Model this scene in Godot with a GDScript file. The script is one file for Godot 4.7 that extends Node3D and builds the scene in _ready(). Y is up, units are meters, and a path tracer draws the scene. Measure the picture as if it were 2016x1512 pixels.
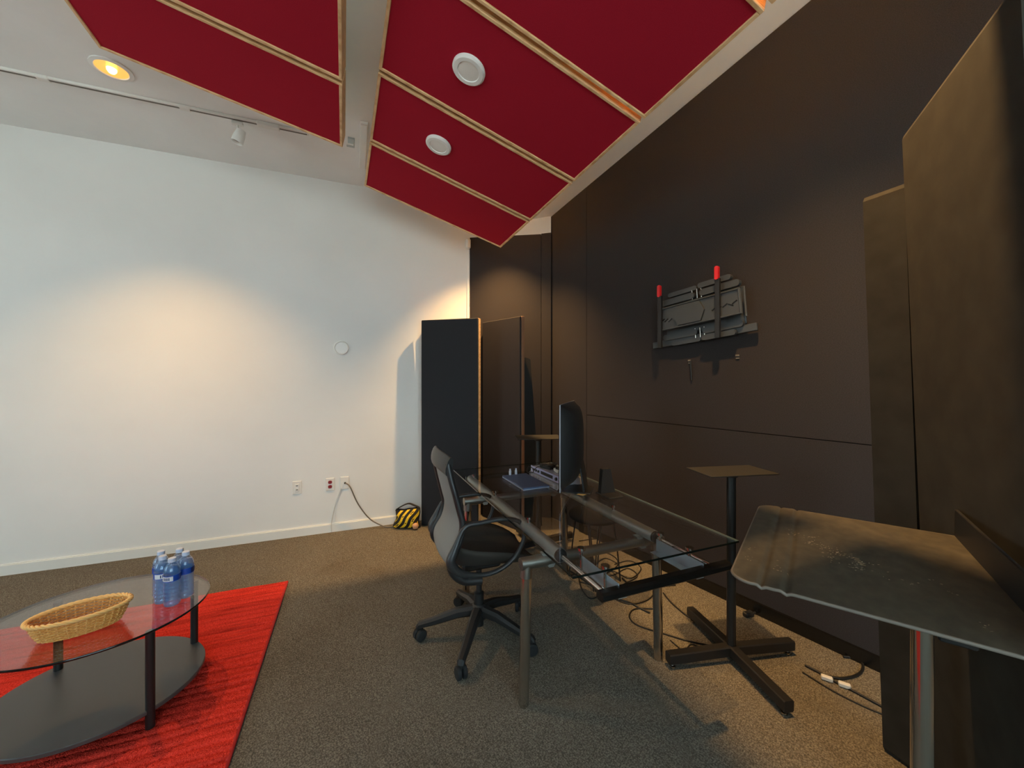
extends Node3D
# Studio room: x right, y up, -z away from the camera. Plan positions are written as (x, depth) with depth = -z.

const EYE := 1.42
const TURN := 0.385            # the room's axes are turned by this angle against the camera's
const AX := Vector2(0.9268, 0.3755)    # room axis along the white wall (x, depth)
const BX := Vector2(-0.3755, 0.9268)   # room axis towards the white wall
const BLACK_FAR := Vector2(0.373, 4.099)
const BLACK_DIR := Vector2(0.54609, -0.83773)
var M := {}
var taken := {}

# ---------------------------------------------------------------- helpers
func P(x: float, h: float, d: float) -> Vector3:
	return Vector3(x, h, -d)

func room(a: float, b: float, h := 0.0) -> Vector3:
	var q := AX * a + BX * b
	return Vector3(q.x, h, -q.y)

func numbered(n: String) -> String:
	if not taken.has(n):
		taken[n] = 0
		return n
	taken[n] += 1
	return "%s_%03d" % [n, taken[n]]

func thing(called: String, label: String, category: String, at := Vector3.ZERO, turn := 0.0, group := "") -> Node3D:
	var o := Node3D.new()
	o.name = numbered(called)
	add_child(o)
	o.position = at
	o.rotation.y = turn
	tag(o, label, category, group)
	return o

func tag(o: Node, label: String, category: String, group := "") -> void:
	o.set_meta("label", label)
	o.set_meta("category", category)
	if group != "":
		o.set_meta("group", group)

func mb() -> SurfaceTool:
	var s := SurfaceTool.new()
	s.begin(Mesh.PRIMITIVE_TRIANGLES)
	s.set_smooth_group(-1)
	return s

func part(called: String, s: SurfaceTool, m: Material, parent: Node = self) -> MeshInstance3D:
	s.generate_normals()
	s.index()
	var o := MeshInstance3D.new()
	o.mesh = s.commit()
	o.material_override = m
	o.cast_shadow = GeometryInstance3D.SHADOW_CASTING_SETTING_ON
	o.name = numbered(called) if parent == self else called
	parent.add_child(o, true)
	return o

func copy_part(called: String, mesh: Mesh, m: Material, parent: Node, xf: Transform3D) -> MeshInstance3D:
	var o := MeshInstance3D.new()
	o.mesh = mesh
	o.material_override = m
	o.name = called
	o.transform = xf
	parent.add_child(o, true)
	return o

func struct(called: String, s: SurfaceTool, m: Material, label: String, parent: Node = self) -> MeshInstance3D:
	var o := part(called, s, m, parent)
	if parent == self:
		o.set_meta("kind", "structure")
		o.set_meta("label", label)
		o.set_meta("category", called.split("_")[0])
	return o

func tri(s: SurfaceTool, a: Vector3, b: Vector3, c: Vector3, out: Vector3) -> void:
	if (a - c).cross(a - b).dot(out) < 0.0:
		var t := b
		b = c
		c = t
	s.add_vertex(a); s.add_vertex(b); s.add_vertex(c)

func quad(s: SurfaceTool, a: Vector3, b: Vector3, c: Vector3, d: Vector3, out: Vector3) -> void:
	tri(s, a, b, c, out)
	tri(s, a, c, d, out)

# a box with chamfered edges
func bx(s: SurfaceTool, c: Vector3, size: Vector3, ch := 0.002, basis := Basis()) -> void:
	var h := size / 2.0
	ch = minf(ch, minf(h.x, minf(h.y, h.z)) * 0.9)
	s.set_smooth_group(-1)
	var pt := func(sx: int, sy: int, sz: int, ax: int) -> Vector3:
		var v := Vector3(sx * (h.x - (0.0 if ax == 0 else ch)), sy * (h.y - (0.0 if ax == 1 else ch)), sz * (h.z - (0.0 if ax == 2 else ch)))
		return c + basis * v
	for q in [-1, 1]:
		quad(s, pt.call(q, -1, -1, 0), pt.call(q, 1, -1, 0), pt.call(q, 1, 1, 0), pt.call(q, -1, 1, 0), basis * Vector3(q, 0, 0))
		quad(s, pt.call(-1, q, -1, 1), pt.call(1, q, -1, 1), pt.call(1, q, 1, 1), pt.call(-1, q, 1, 1), basis * Vector3(0, q, 0))
		quad(s, pt.call(-1, -1, q, 2), pt.call(1, -1, q, 2), pt.call(1, 1, q, 2), pt.call(-1, 1, q, 2), basis * Vector3(0, 0, q))
	if ch > 0.0:
		for i in [-1, 1]:
			for j in [-1, 1]:
				quad(s, pt.call(-1, i, j, 1), pt.call(1, i, j, 1), pt.call(1, i, j, 2), pt.call(-1, i, j, 2), basis * Vector3(0, i, j))
				quad(s, pt.call(i, -1, j, 0), pt.call(i, 1, j, 0), pt.call(i, 1, j, 2), pt.call(i, -1, j, 2), basis * Vector3(i, 0, j))
				quad(s, pt.call(i, j, -1, 0), pt.call(i, j, 1, 0), pt.call(i, j, 1, 1), pt.call(i, j, -1, 1), basis * Vector3(i, j, 0))
				for k in [-1, 1]:
					tri(s, pt.call(i, j, k, 0), pt.call(i, j, k, 1), pt.call(i, j, k, 2), basis * Vector3(i, j, k))

# a section swept along points; the section's x lies along side, its y across it
func sweep(s: SurfaceTool, pts: Array, section: Array, side: Vector3, scale_at := [], closed := false, smooth := true) -> void:
	var n := pts.size()
	var m := section.size()
	var rings := []
	for i in n:
		var a: Vector3 = pts[(i - 1 + n) % n] if closed else pts[maxi(i - 1, 0)]
		var b: Vector3 = pts[(i + 1) % n] if closed else pts[mini(i + 1, n - 1)]
		var t := (b - a).normalized()
		var x := (side - t * side.dot(t))
		if x.length() < 1e-4:
			x = t.cross(Vector3(0.31, 0.2, 0.93))
		x = x.normalized()
		var y := t.cross(x)
		var ring := []
		var k = scale_at[i] if scale_at.size() > 0 else 1.0
		for q in section:
			var v: Vector2 = q * k if not (k is Vector2) else Vector2(q.x * k.x, q.y * k.y)
			ring.append(pts[i] + x * v.x + y * v.y)
		rings.append(ring)
	s.set_smooth_group(1 if smooth else -1)
	for i in (n if closed else n - 1):
		var r0: Array = rings[i]
		var r1: Array = rings[(i + 1) % n]
		var mid: Vector3 = (pts[i] + pts[(i + 1) % n]) / 2.0
		for j in m:
			var k2 := (j + 1) % m
			quad(s, r0[j], r0[k2], r1[k2], r1[j], (r0[j] + r0[k2] + r1[j] + r1[k2]) / 4.0 - mid)
	if not closed:
		s.set_smooth_group(-1)
		for e in [0, n - 1]:
			var out: Vector3 = (pts[0] - pts[1]) if e == 0 else (pts[n - 1] - pts[n - 2])
			for j in range(1, m - 1):
				tri(s, rings[e][0], rings[e][j], rings[e][j + 1], out)

func ring2(r: float, n := 10, ry := -1.0) -> Array:
	var a := []
	for i in n:
		var t := TAU * i / n
		a.append(Vector2(cos(t) * r, sin(t) * (r if ry < 0.0 else ry)))
	return a

func rect2(w: float, h: float, c := 0.0) -> Array:
	if c <= 0.0:
		return [Vector2(-w / 2, -h / 2), Vector2(w / 2, -h / 2), Vector2(w / 2, h / 2), Vector2(-w / 2, h / 2)]
	return [Vector2(-w / 2 + c, -h / 2), Vector2(w / 2 - c, -h / 2), Vector2(w / 2, -h / 2 + c), Vector2(w / 2, h / 2 - c), Vector2(w / 2 - c, h / 2), Vector2(-w / 2 + c, h / 2), Vector2(-w / 2, h / 2 - c), Vector2(-w / 2, -h / 2 + c)]

func tube(s: SurfaceTool, pts: Array, r: float, n := 10, closed := false) -> void:
	# parallel transport keeps thin cables from twisting
	var cnt := pts.size()
	var t0: Vector3 = (pts[1] - pts[0]).normalized()
	var side := t0.cross(Vector3.UP)
	if side.length() < 0.05:
		side = t0.cross(Vector3.RIGHT)
	side = side.normalized()
	var rings := []
	for i in cnt:
		var a: Vector3 = pts[(i - 1 + cnt) % cnt] if closed else pts[maxi(i - 1, 0)]
		var b: Vector3 = pts[(i + 1) % cnt] if closed else pts[mini(i + 1, cnt - 1)]
		var t := (b - a).normalized()
		side = (side - t * side.dot(t)).normalized()
		var y := t.cross(side)
		var ring := []
		for j in n:
			var w := TAU * j / n
			ring.append(pts[i] + (side * cos(w) + y * sin(w)) * r)
		rings.append(ring)
	s.set_smooth_group(1)
	for i in (cnt if closed else cnt - 1):
		var i2 := (i + 1) % cnt
		var mid: Vector3 = (pts[i] + pts[i2]) / 2.0
		for j in n:
			var k := (j + 1) % n
			quad(s, rings[i][j], rings[i][k], rings[i2][k], rings[i2][j], (rings[i][j] + rings[i][k] + rings[i2][k] + rings[i2][j]) / 4.0 - mid)
	if not closed:
		s.set_smooth_group(-1)
		for e in [0, cnt - 1]:
			var out: Vector3 = (pts[0] - pts[1]) if e == 0 else (pts[cnt - 1] - pts[cnt - 2])
			for j in range(1, n - 1):
				tri(s, rings[e][0], rings[e][j], rings[e][j + 1], out)

# profile of (radius, height) turned round the local y axis
func lathe(s: SurfaceTool, prof: Array, n := 24, xf := Transform3D(), smooth := true) -> void:
	s.set_smooth_group(1 if smooth else -1)
	for i in prof.size() - 1:
		var a: Vector2 = prof[i]
		var b: Vector2 = prof[i + 1]
		var along := b - a
		var nrm := Vector2(along.y, -along.x)
		s.set_smooth_group((i + 1) if smooth else -1)
		for j in n:
			var w0 := TAU * j / n
			var w1 := TAU * (j + 1) / n
			var d0 := Vector3(cos(w0), 0, sin(w0))
			var d1 := Vector3(cos(w1), 0, sin(w1))
			var out := xf.basis * ((d0 + d1).normalized() * nrm.x + Vector3.UP * nrm.y)
			var q := [xf * (d0 * a.x + Vector3.UP * a.y), xf * (d1 * a.x + Vector3.UP * a.y), xf * (d1 * b.x + Vector3.UP * b.y), xf * (d0 * b.x + Vector3.UP * b.y)]
			if a.x < 1e-6:
				tri(s, q[0], q[2], q[3], out)
			elif b.x < 1e-6:
				tri(s, q[0], q[1], q[2], out)
			else:
				quad(s, q[0], q[1], q[2], q[3], out)

# the same with one smooth skin
func lathe_soft(s: SurfaceTool, prof: Array, n := 24, xf := Transform3D()) -> void:
	for i in prof.size() - 1:
		var a: Vector2 = prof[i]
		var b: Vector2 = prof[i + 1]
		var along := b - a
		var nrm := Vector2(along.y, -along.x)
		s.set_smooth_group(1)
		for j in n:
			var w0 := TAU * j / n
			var w1 := TAU * (j + 1) / n
			var d0 := Vector3(cos(w0), 0, sin(w0))
			var d1 := Vector3(cos(w1), 0, sin(w1))
			var out := xf.basis * ((d0 + d1).normalized() * nrm.x + Vector3.UP * nrm.y)
			var q := [xf * (d0 * a.x + Vector3.UP * a.y), xf * (d1 * a.x + Vector3.UP * a.y), xf * (d1 * b.x + Vector3.UP * b.y), xf * (d0 * b.x + Vector3.UP * b.y)]
			if a.x < 1e-6:
				tri(s, q[0], q[2], q[3], out)
			elif b.x < 1e-6:
				tri(s, q[0], q[1], q[2], out)
			else:
				quad(s, q[0], q[1], q[2], q[3], out)

# a polygon in the local xy plane, extruded from z = 0 to z = depth
func prism(s: SurfaceTool, poly: Array, depth: float, xf := Transform3D()) -> void:
	var pk := PackedVector2Array(poly)
	var idx := Geometry2D.triangulate_polygon(pk)
	var zd := signf(depth)
	s.set_smooth_group(-1)
	for i in range(0, idx.size(), 3):
		var a := pk[idx[i]]; var b := pk[idx[i + 1]]; var c := pk[idx[i + 2]]
		tri(s, xf * Vector3(a.x, a.y, 0), xf * Vector3(b.x, b.y, 0), xf * Vector3(c.x, c.y, 0), xf.basis * Vector3(0, 0, -zd))
		tri(s, xf * Vector3(a.x, a.y, depth), xf * Vector3(b.x, b.y, depth), xf * Vector3(c.x, c.y, depth), xf.basis * Vector3(0, 0, zd))
	var sgn := -1.0 if Geometry2D.is_polygon_clockwise(pk) else 1.0
	for i in pk.size():
		var a := pk[i]; var b := pk[(i + 1) % pk.size()]
		var o := Vector2(b.y - a.y, a.x - b.x) * sgn
		quad(s, xf * Vector3(a.x, a.y, 0), xf * Vector3(b.x, b.y, 0), xf * Vector3(b.x, b.y, depth), xf * Vector3(a.x, a.y, depth), xf.basis * Vector3(o.x, o.y, 0))

# a polygon in plan, extruded upwards
func slab(s: SurfaceTool, plan: Array, h0: float, h1: float) -> void:
	prism(s, plan, h1 - h0, Transform3D(Basis(Vector3(1, 0, 0), Vector3(0, 0, -1), Vector3(0, 1, 0)), Vector3(0, h0, 0)))

func rounded(w: float, h: float, r: float, n := 5) -> Array:
	var a := []
	for c in [[1, 1, 0.0], [-1, 1, PI / 2], [-1, -1, PI], [1, -1, 1.5 * PI]]:
		for i in n + 1:
			var t: float = c[2] + PI / 2 * i / n
			a.append(Vector2(c[0] * (w / 2 - r) + cos(t) * r, c[1] * (h / 2 - r) + sin(t) * r))
	return a

func spline(pts: Array, per := 6, closed := false) -> Array:
	var out := []
	var n := pts.size()
	for i in (n if closed else n - 1):
		var p0: Vector3 = pts[(i - 1 + n) % n] if closed else pts[maxi(i - 1, 0)]
		var p1: Vector3 = pts[i]
		var p2: Vector3 = pts[(i + 1) % n]
		var p3: Vector3 = pts[(i + 2) % n] if closed else pts[mini(i + 2, n - 1)]
		for k in per:
			out.append(p1.cubic_interpolate(p2, p0, p3, float(k) / per))
	if not closed:
		out.append(pts[n - 1])
	return out

# ---------------------------------------------------------------- materials
func mat(color: Color, rough := 0.6, metal := 0.0, spec := 0.5) -> StandardMaterial3D:
	var m := StandardMaterial3D.new()
	m.albedo_color = color
	m.roughness = rough
	m.metallic = metal
	m.metallic_specular = spec
	return m

func noise_tex(freq: float, ramp: Array, size := 512, kind := FastNoiseLite.TYPE_SIMPLEX, octaves := 3, normal := false, bump := 4.0, noise_seed := 1) -> NoiseTexture2D:
	var n := FastNoiseLite.new()
	n.seed = noise_seed
	n.noise_type = kind
	n.frequency = freq
	n.fractal_octaves = octaves
	var t := NoiseTexture2D.new()
	t.width = size
	t.height = size
	t.seamless = true
	t.noise = n
	if normal:
		t.as_normal_map = true
		t.bump_strength = bump
	elif ramp.size() > 0:
		var g := Gradient.new()
		g.offsets = PackedFloat32Array(ramp.map(func(x): return x[0]))
		g.colors = PackedColorArray(ramp.map(func(x): return x[1]))
		t.color_ramp = g
	return t

func triplanar(m: StandardMaterial3D, scale: float, world := true) -> StandardMaterial3D:
	m.uv1_triplanar = true
	m.uv1_world_triplanar = world
	m.uv1_scale = Vector3.ONE * scale
	return m

func image_tex(w: int, h: int, f: Callable) -> ImageTexture:
	var im := Image.create(w, h, false, Image.FORMAT_RGB8)
	for y in h:
		for x in w:
			im.set_pixel(x, y, f.call(x, y))
	return ImageTexture.create_from_image(im)

func make_materials() -> void:
	var m: StandardMaterial3D
	# painted plaster, faintly mottled
	m = mat(Color(1, 1, 1), 0.7, 0, 0.35)
	m.albedo_texture = noise_tex(0.004, [[0.0, Color(0.885, 0.88, 0.86)], [1.0, Color(0.915, 0.91, 0.89)]], 512, FastNoiseLite.TYPE_SIMPLEX, 4)
	M.paint = triplanar(m, 0.4)
	m = mat(Color(1, 1, 1), 0.8, 0, 0.3)
	m.albedo_texture = noise_tex(0.006, [[0.0, Color(0.92, 0.92, 0.905)], [1.0, Color(0.945, 0.945, 0.93)]], 512, FastNoiseLite.TYPE_SIMPLEX, 4, false, 4, 7)
	M.ceiling = triplanar(m, 0.4)
	M.trim = mat(Color(0.9, 0.89, 0.86), 0.45)
	M.plate = mat(Color(0.9, 0.89, 0.86), 0.35)
	M.plate_dark = mat(Color(0.12, 0.1, 0.1), 0.5)
	M.receptacle_red = mat(Color(0.55, 0.12, 0.12), 0.4)
	# carpet: speckled loop pile with broad worn patches
	m = mat(Color(1, 1, 1), 1.0, 0, 0.1)
	m.albedo_texture = noise_tex(0.31, [[0.0, Color(0.27, 0.255, 0.23)], [0.36, Color(0.37, 0.35, 0.315)], [0.5, Color(0.425, 0.40, 0.36)], [0.64, Color(0.475, 0.45, 0.405)], [1.0, Color(0.62, 0.59, 0.53)]], 1024, FastNoiseLite.TYPE_VALUE_CUBIC, 2, false, 4, 3)
	m.normal_enabled = true
	m.normal_texture = noise_tex(0.15, [], 1024, FastNoiseLite.TYPE_SIMPLEX, 3, true, 6.0, 3)
	m.normal_scale = 0.2
	m.detail_enabled = true
	m.detail_blend_mode = BaseMaterial3D.BLEND_MODE_MUL
	m.detail_albedo = noise_tex(0.006, [[0.0, Color(0.9, 0.885, 0.87)], [0.35, Color(0.96, 0.955, 0.95)], [1.0, Color(1, 1, 1)]], 512, FastNoiseLite.TYPE_SIMPLEX, 4, false, 4, 12)
	m.uv2_triplanar = true
	m.uv2_world_triplanar = true
	m.uv2_scale = Vector3.ONE * 0.3
	m.detail_uv_layer = BaseMaterial3D.DETAIL_UV_2
	M.carpet = triplanar(m, 0.85)
	# black acoustic cloth
	m = mat(Color(1, 1, 1), 0.95, 0, 0.25)
	m.albedo_texture = noise_tex(0.2, [[0.0, Color(0.165, 0.15, 0.148)], [1.0, Color(0.245, 0.225, 0.22)]], 512, FastNoiseLite.TYPE_SIMPLEX, 2, false, 4, 5)
	M.cloth = triplanar(m, 2.0)
	m = mat(Color(1, 1, 1), 0.95, 0, 0.2)
	m.albedo_texture = noise_tex(0.2, [[0.0, Color(0.165, 0.165, 0.17)], [1.0, Color(0.225, 0.225, 0.235)]], 512, FastNoiseLite.TYPE_SIMPLEX, 2, false, 4, 6)
	M.cloth_blue = triplanar(m, 2.0, false)
	m = mat(Color(1, 1, 1), 0.9, 0, 0.3)
	m.albedo_texture = noise_tex(0.01, [[0.0, Color(0.185, 0.172, 0.15)], [0.5, Color(0.205, 0.192, 0.168)], [1.0, Color(0.225, 0.212, 0.186)]], 512, FastNoiseLite.TYPE_SIMPLEX, 5, false, 4, 8)
	M.felt = triplanar(m, 1.2, false)
	# red panel cloth
	m = mat(Color(1, 1, 1), 0.95, 0, 0.2)
	m.albedo_texture = noise_tex(0.25, [[0.0, Color(0.60, 0.10, 0.17)], [1.0, Color(0.68, 0.14, 0.21)]], 512, FastNoiseLite.TYPE_SIMPLEX, 2, false, 4, 9)
	M.red_cloth = triplanar(m, 2.0, false)
	# pine: streaks drawn out along the board
	m = mat(Color(1, 1, 1), 0.55)
	m.albedo_texture = noise_tex(0.03, [[0.0, Color(0.74, 0.56, 0.37)], [0.5, Color(0.88, 0.72, 0.52)], [1.0, Color(0.93, 0.79, 0.6)]], 256, FastNoiseLite.TYPE_SIMPLEX, 4, false, 4, 11)
	m.uv1_triplanar = true
	m.uv1_scale = Vector3(1.2, 14.0, 1.2)
	M.pine = m
	M.backing = mat(Color(0.93, 0.87, 0.72), 0.9)
	M.pine_brown = mat(Color(0.56, 0.4, 0.29), 0.6)
	M.knot = mat(Color(0.42, 0.25, 0.13), 0.6)
	M.chrome = mat(Color(0.8, 0.79, 0.77), 0.14, 1.0)
	M.steel = mat(Color(0.62, 0.61, 0.58), 0.38, 1.0)
	M.alu = mat(Color(0.72, 0.74, 0.73), 0.42, 0.85)
	M.zinc = mat(Color(0.66, 0.71, 0.74), 0.45, 0.6)
	M.black_metal = mat(Color(0.13, 0.125, 0.12), 0.42, 0.2)
	M.black_gloss = mat(Color(0.07, 0.065, 0.06), 0.25)
	M.black_plastic = mat(Color(0.12, 0.12, 0.12), 0.45)
	M.grey_plastic = mat(Color(0.18, 0.18, 0.18), 0.42)
	M.mount_metal = mat(Color(0.26, 0.27, 0.275), 0.5, 0.3)
	M.red_plastic = mat(Color(0.8, 0.13, 0.15), 0.35)
	M.rubber = mat(Color(0.1, 0.1, 0.1), 0.8)
	M.mesh_grey = mat(Color(0.5, 0.5, 0.49), 0.75)
	M.mesh_dark = mat(Color(0.2, 0.18, 0.155), 0.85)
	M.cable = mat(Color(0.08, 0.075, 0.07), 0.5)
	M.cable_grey = mat(Color(0.4, 0.37, 0.33), 0.5)
	M.cable_white = mat(Color(0.82, 0.81, 0.78), 0.45)
	# glass sheets
	m = mat(Color(0.05, 0.09, 0.08, 0.06), 0.02)
	m.transparency = BaseMaterial3D.TRANSPARENCY_ALPHA
	M.glass = m
	m = mat(Color(0.16, 0.18, 0.17, 0.2), 0.02)
	m.transparency = BaseMaterial3D.TRANSPARENCY_ALPHA
	M.glass_smoke = m
	m = mat(Color(0.9, 0.95, 0.95, 0.03), 0.02)
	m.transparency = BaseMaterial3D.TRANSPARENCY_ALPHA
	M.pane = m
	M.glass_edge = mat(Color(0.06, 0.09, 0.08), 0.1)
	M.glass_edge_pale = mat(Color(0.45, 0.5, 0.47), 0.15)
	# coffee table lower shelf, satin charcoal
	M.shelf = mat(Color(0.27, 0.265, 0.255), 0.38)
	# rug
	m = mat(Color(1, 1, 1), 1.0, 0, 0.1)
	m.albedo_texture = noise_tex(0.12, [[0.0, Color(0.68, 0.15, 0.125)], [0.5, Color(0.86, 0.24, 0.19)], [1.0, Color(0.93, 0.32, 0.25)]], 512, FastNoiseLite.TYPE_SIMPLEX, 4, false, 4, 21)
	m.normal_enabled = true
	m.normal_texture = noise_tex(0.25, [], 512, FastNoiseLite.TYPE_SIMPLEX, 2, true, 5.0, 22)
	m.vertex_color_use_as_albedo = true
	M.rug = triplanar(m, 1.6)
	M.rug_edge = mat(Color(0.68, 0.13, 0.12), 0.9)
	# wicker
	m = mat(Color(1, 1, 1), 0.5)
	m.albedo_texture = noise_tex(0.05, [[0.0, Color(0.72, 0.46, 0.18)], [0.6, Color(0.86, 0.63, 0.32)], [1.0, Color(0.92, 0.74, 0.46)]], 256, FastNoiseLite.TYPE_SIMPLEX, 3, false, 4, 31)
	M.wicker = triplanar(m, 6.0, false)
	M.wicker_pale = mat(Color(0.9, 0.72, 0.44), 0.5)
	# water bottles
	m = mat(Color(0.42, 0.6, 0.8, 0.16), 0.05)
	m.transparency = BaseMaterial3D.TRANSPARENCY_ALPHA
	M.bottle = m
	m = mat(Color(0.36, 0.56, 0.78, 0.28), 0.02)
	m.transparency = BaseMaterial3D.TRANSPARENCY_ALPHA
	M.water = m
	M.cap = mat(Color(0.78, 0.81, 0.88), 0.4)
	M.label_blue = mat(Color(0.1, 0.27, 0.62), 0.4)
	M.label_white = mat(Color(0.86, 0.86, 0.87), 0.4)
	M.label_navy = mat(Color(0.07, 0.14, 0.34), 0.4)
	# electronics
	M.screen = mat(Color(0.02, 0.02, 0.022), 0.12)
	M.silver = mat(Color(0.72, 0.72, 0.76), 0.4, 0.4)
	M.lavender = mat(Color(0.66, 0.66, 0.78), 0.45, 0.2)
	M.slate = mat(Color(0.27, 0.32, 0.42), 0.5)
	M.seat_slate = mat(Color(0.1, 0.105, 0.125), 0.9, 0, 0.2)
	M.slate_edge = mat(Color(0.62, 0.66, 0.74), 0.4)
	M.yellow = mat(Color(0.93, 0.76, 0.1), 0.7)
	M.bag_black = mat(Color(0.1, 0.095, 0.09), 0.85)
	M.tan = mat(Color(0.78, 0.6, 0.46), 0.8)
	M.gold = mat(Color(0.95, 0.78, 0.45), 0.28, 0.9)
	var glow := mat(Color(1, 0.9, 0.7), 0.5)
	glow.emission_enabled = true
	glow.emission = Color(1.0, 0.82, 0.5)
	glow.emission_energy_multiplier = 5.0
	M.glow = glow
	var gg := mat(Color(0.95, 0.78, 0.45), 0.35, 0.6)
	gg.emission_enabled = true
	gg.emission = Color(1.0, 0.72, 0.32)
	gg.emission_energy_multiplier = 0.75
	M.gold_glow = gg
	M.frosted = mat(Color(0.92, 0.92, 0.9), 0.5)
	# scuffed dark table top: worn flecks and scratches in the lacquer
	var rng := RandomNumberGenerator.new()
	rng.seed = 77
	var nz := FastNoiseLite.new()
	nz.seed = 5
	nz.frequency = 0.012
	nz.fractal_octaves = 5
	var im := Image.create(1024, 1024, false, Image.FORMAT_RGB8)
	for y in 1024:
		for x in 1024:
			var k := 0.5 + 0.5 * nz.get_noise_2d(x, y)
			var f := 0.78 + 0.44 * k + rng.randf_range(-0.05, 0.05)
			im.set_pixel(x, y, Color(0.27 * f, 0.25 * f, 0.21 * f))
	var worn := [[0.21, 0.62, 9], [0.235, 0.6, 8], [0.30, 0.52, 12], [0.36, 0.5, 18], [0.42, 0.47, 22], [0.40, 0.40, 16], [0.47, 0.46, 16], [0.5, 0.36, 20], [0.51, 0.40, 14], [0.56, 0.42, 5], [0.6, 0.33, 5], [0.68, 0.33, 5], [0.76, 0.38, 5], [0.8, 0.33, 5], [0.04, 0.3, 4], [0.05, 0.2, 5], [0.2, 0.15, 6], [0.15, 0.18, 4], [0.3, 0.6, 9], [0.85, 0.12, 5]]
	for w in worn:
		for i in w[2]:
			var cx: float = (w[0] + rng.randfn(0.0, 0.016)) * 1024
			var cy: float = (1.0 - w[1] + rng.randfn(0.0, 0.018)) * 1024
			var ln := rng.randi_range(2, 10)
			var ang := rng.randf_range(-0.5, 0.3)
			var v := rng.randf_range(0.6, 1.0)
			for q in ln:
				for e in rng.randi_range(1, 3):
					var ix := clampi(int(cx + cos(ang) * q), 0, 1023)
					var iy := clampi(int(cy + sin(ang) * q + e), 0, 1023)
					im.set_pixel(ix, iy, Color(v, v * 0.93, v * 0.8))
	for i in 5:
		for q in 26:
			for e in 3:
				im.set_pixel(500 + i * 5 + q, 560 + i * 15 + int(q * 0.12) + e, Color(0.75, 0.66, 0.5))
	m = mat(Color(1, 1, 1), 0.5)
	m.albedo_texture = ImageTexture.create_from_image(im)
	M.scuffed = m

# ---------------------------------------------------------------- _ready
func _ready() -> void:
	var cam := Camera3D.new()
	cam.name = "camera"
	cam.projection = Camera3D.PROJECTION_FRUSTUM
	cam.near = 0.05
	cam.far = 100.0
	cam.size = 2.0 * 0.05 * 756.0 / 770.0
	cam.frustum_offset = Vector2(0, -0.05 * 8.0 / 770.0)
	cam.position = Vector3(0, EYE, 0)
	add_child(cam)
	cam.current = true

	var env := Environment.new()
	env.background_mode = Environment.BG_SKY
	var sky := Sky.new()
	var sm := ProceduralSkyMaterial.new()
	sm.sky_top_color = Color(0.66, 0.79, 0.85)
	sm.sky_horizon_color = Color(0.80, 0.885, 0.91)
	sm.ground_horizon_color = Color(0.82, 0.88, 0.89)
	sm.ground_bottom_color = Color(0.79, 0.84, 0.84)
	sky.sky_material = sm
	env.sky = sky
	env.background_energy_multiplier = 10.5
	env.tonemap_mode = Environment.TONE_MAPPER_LINEAR
	env.tonemap_exposure = 1.0
	env.sdfgi_enabled = true
	env.ssao_enabled = true
	env.ssil_enabled = true
	var we := WorldEnvironment.new()
	we.name = "world_environment"
	we.environment = env
	add_child(we)

	make_materials()
	build_room()
	build_ceiling()
	build_far_corner()
	build_right_panels()
	build_desk()
	build_chair()
	build_stands()
	build_front_table()
	build_coffee()
	build_mount()
	build_wall_fittings()
	build_cables()

# ---------------------------------------------------------------- room
func top_at(b: float) -> float:      # height of the sloping ceiling along the room's depth
	return 3.102 + (3.645 - b) * 0.1854

func plan(list: Array) -> Array:
	return list.map(func(q): return AX * q[0] + BX * q[1])

const A_SIDE := -5.0     # window wall
const B_WALL := 4.025    # white wall
const B_REAR := -2.6     # wall behind the camera
const A_JOIN := 1.02     # where the sloping ceiling begins

func black_a(b: float) -> float:
	return 1.885 + (3.645 - b) * 0.2215

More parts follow.
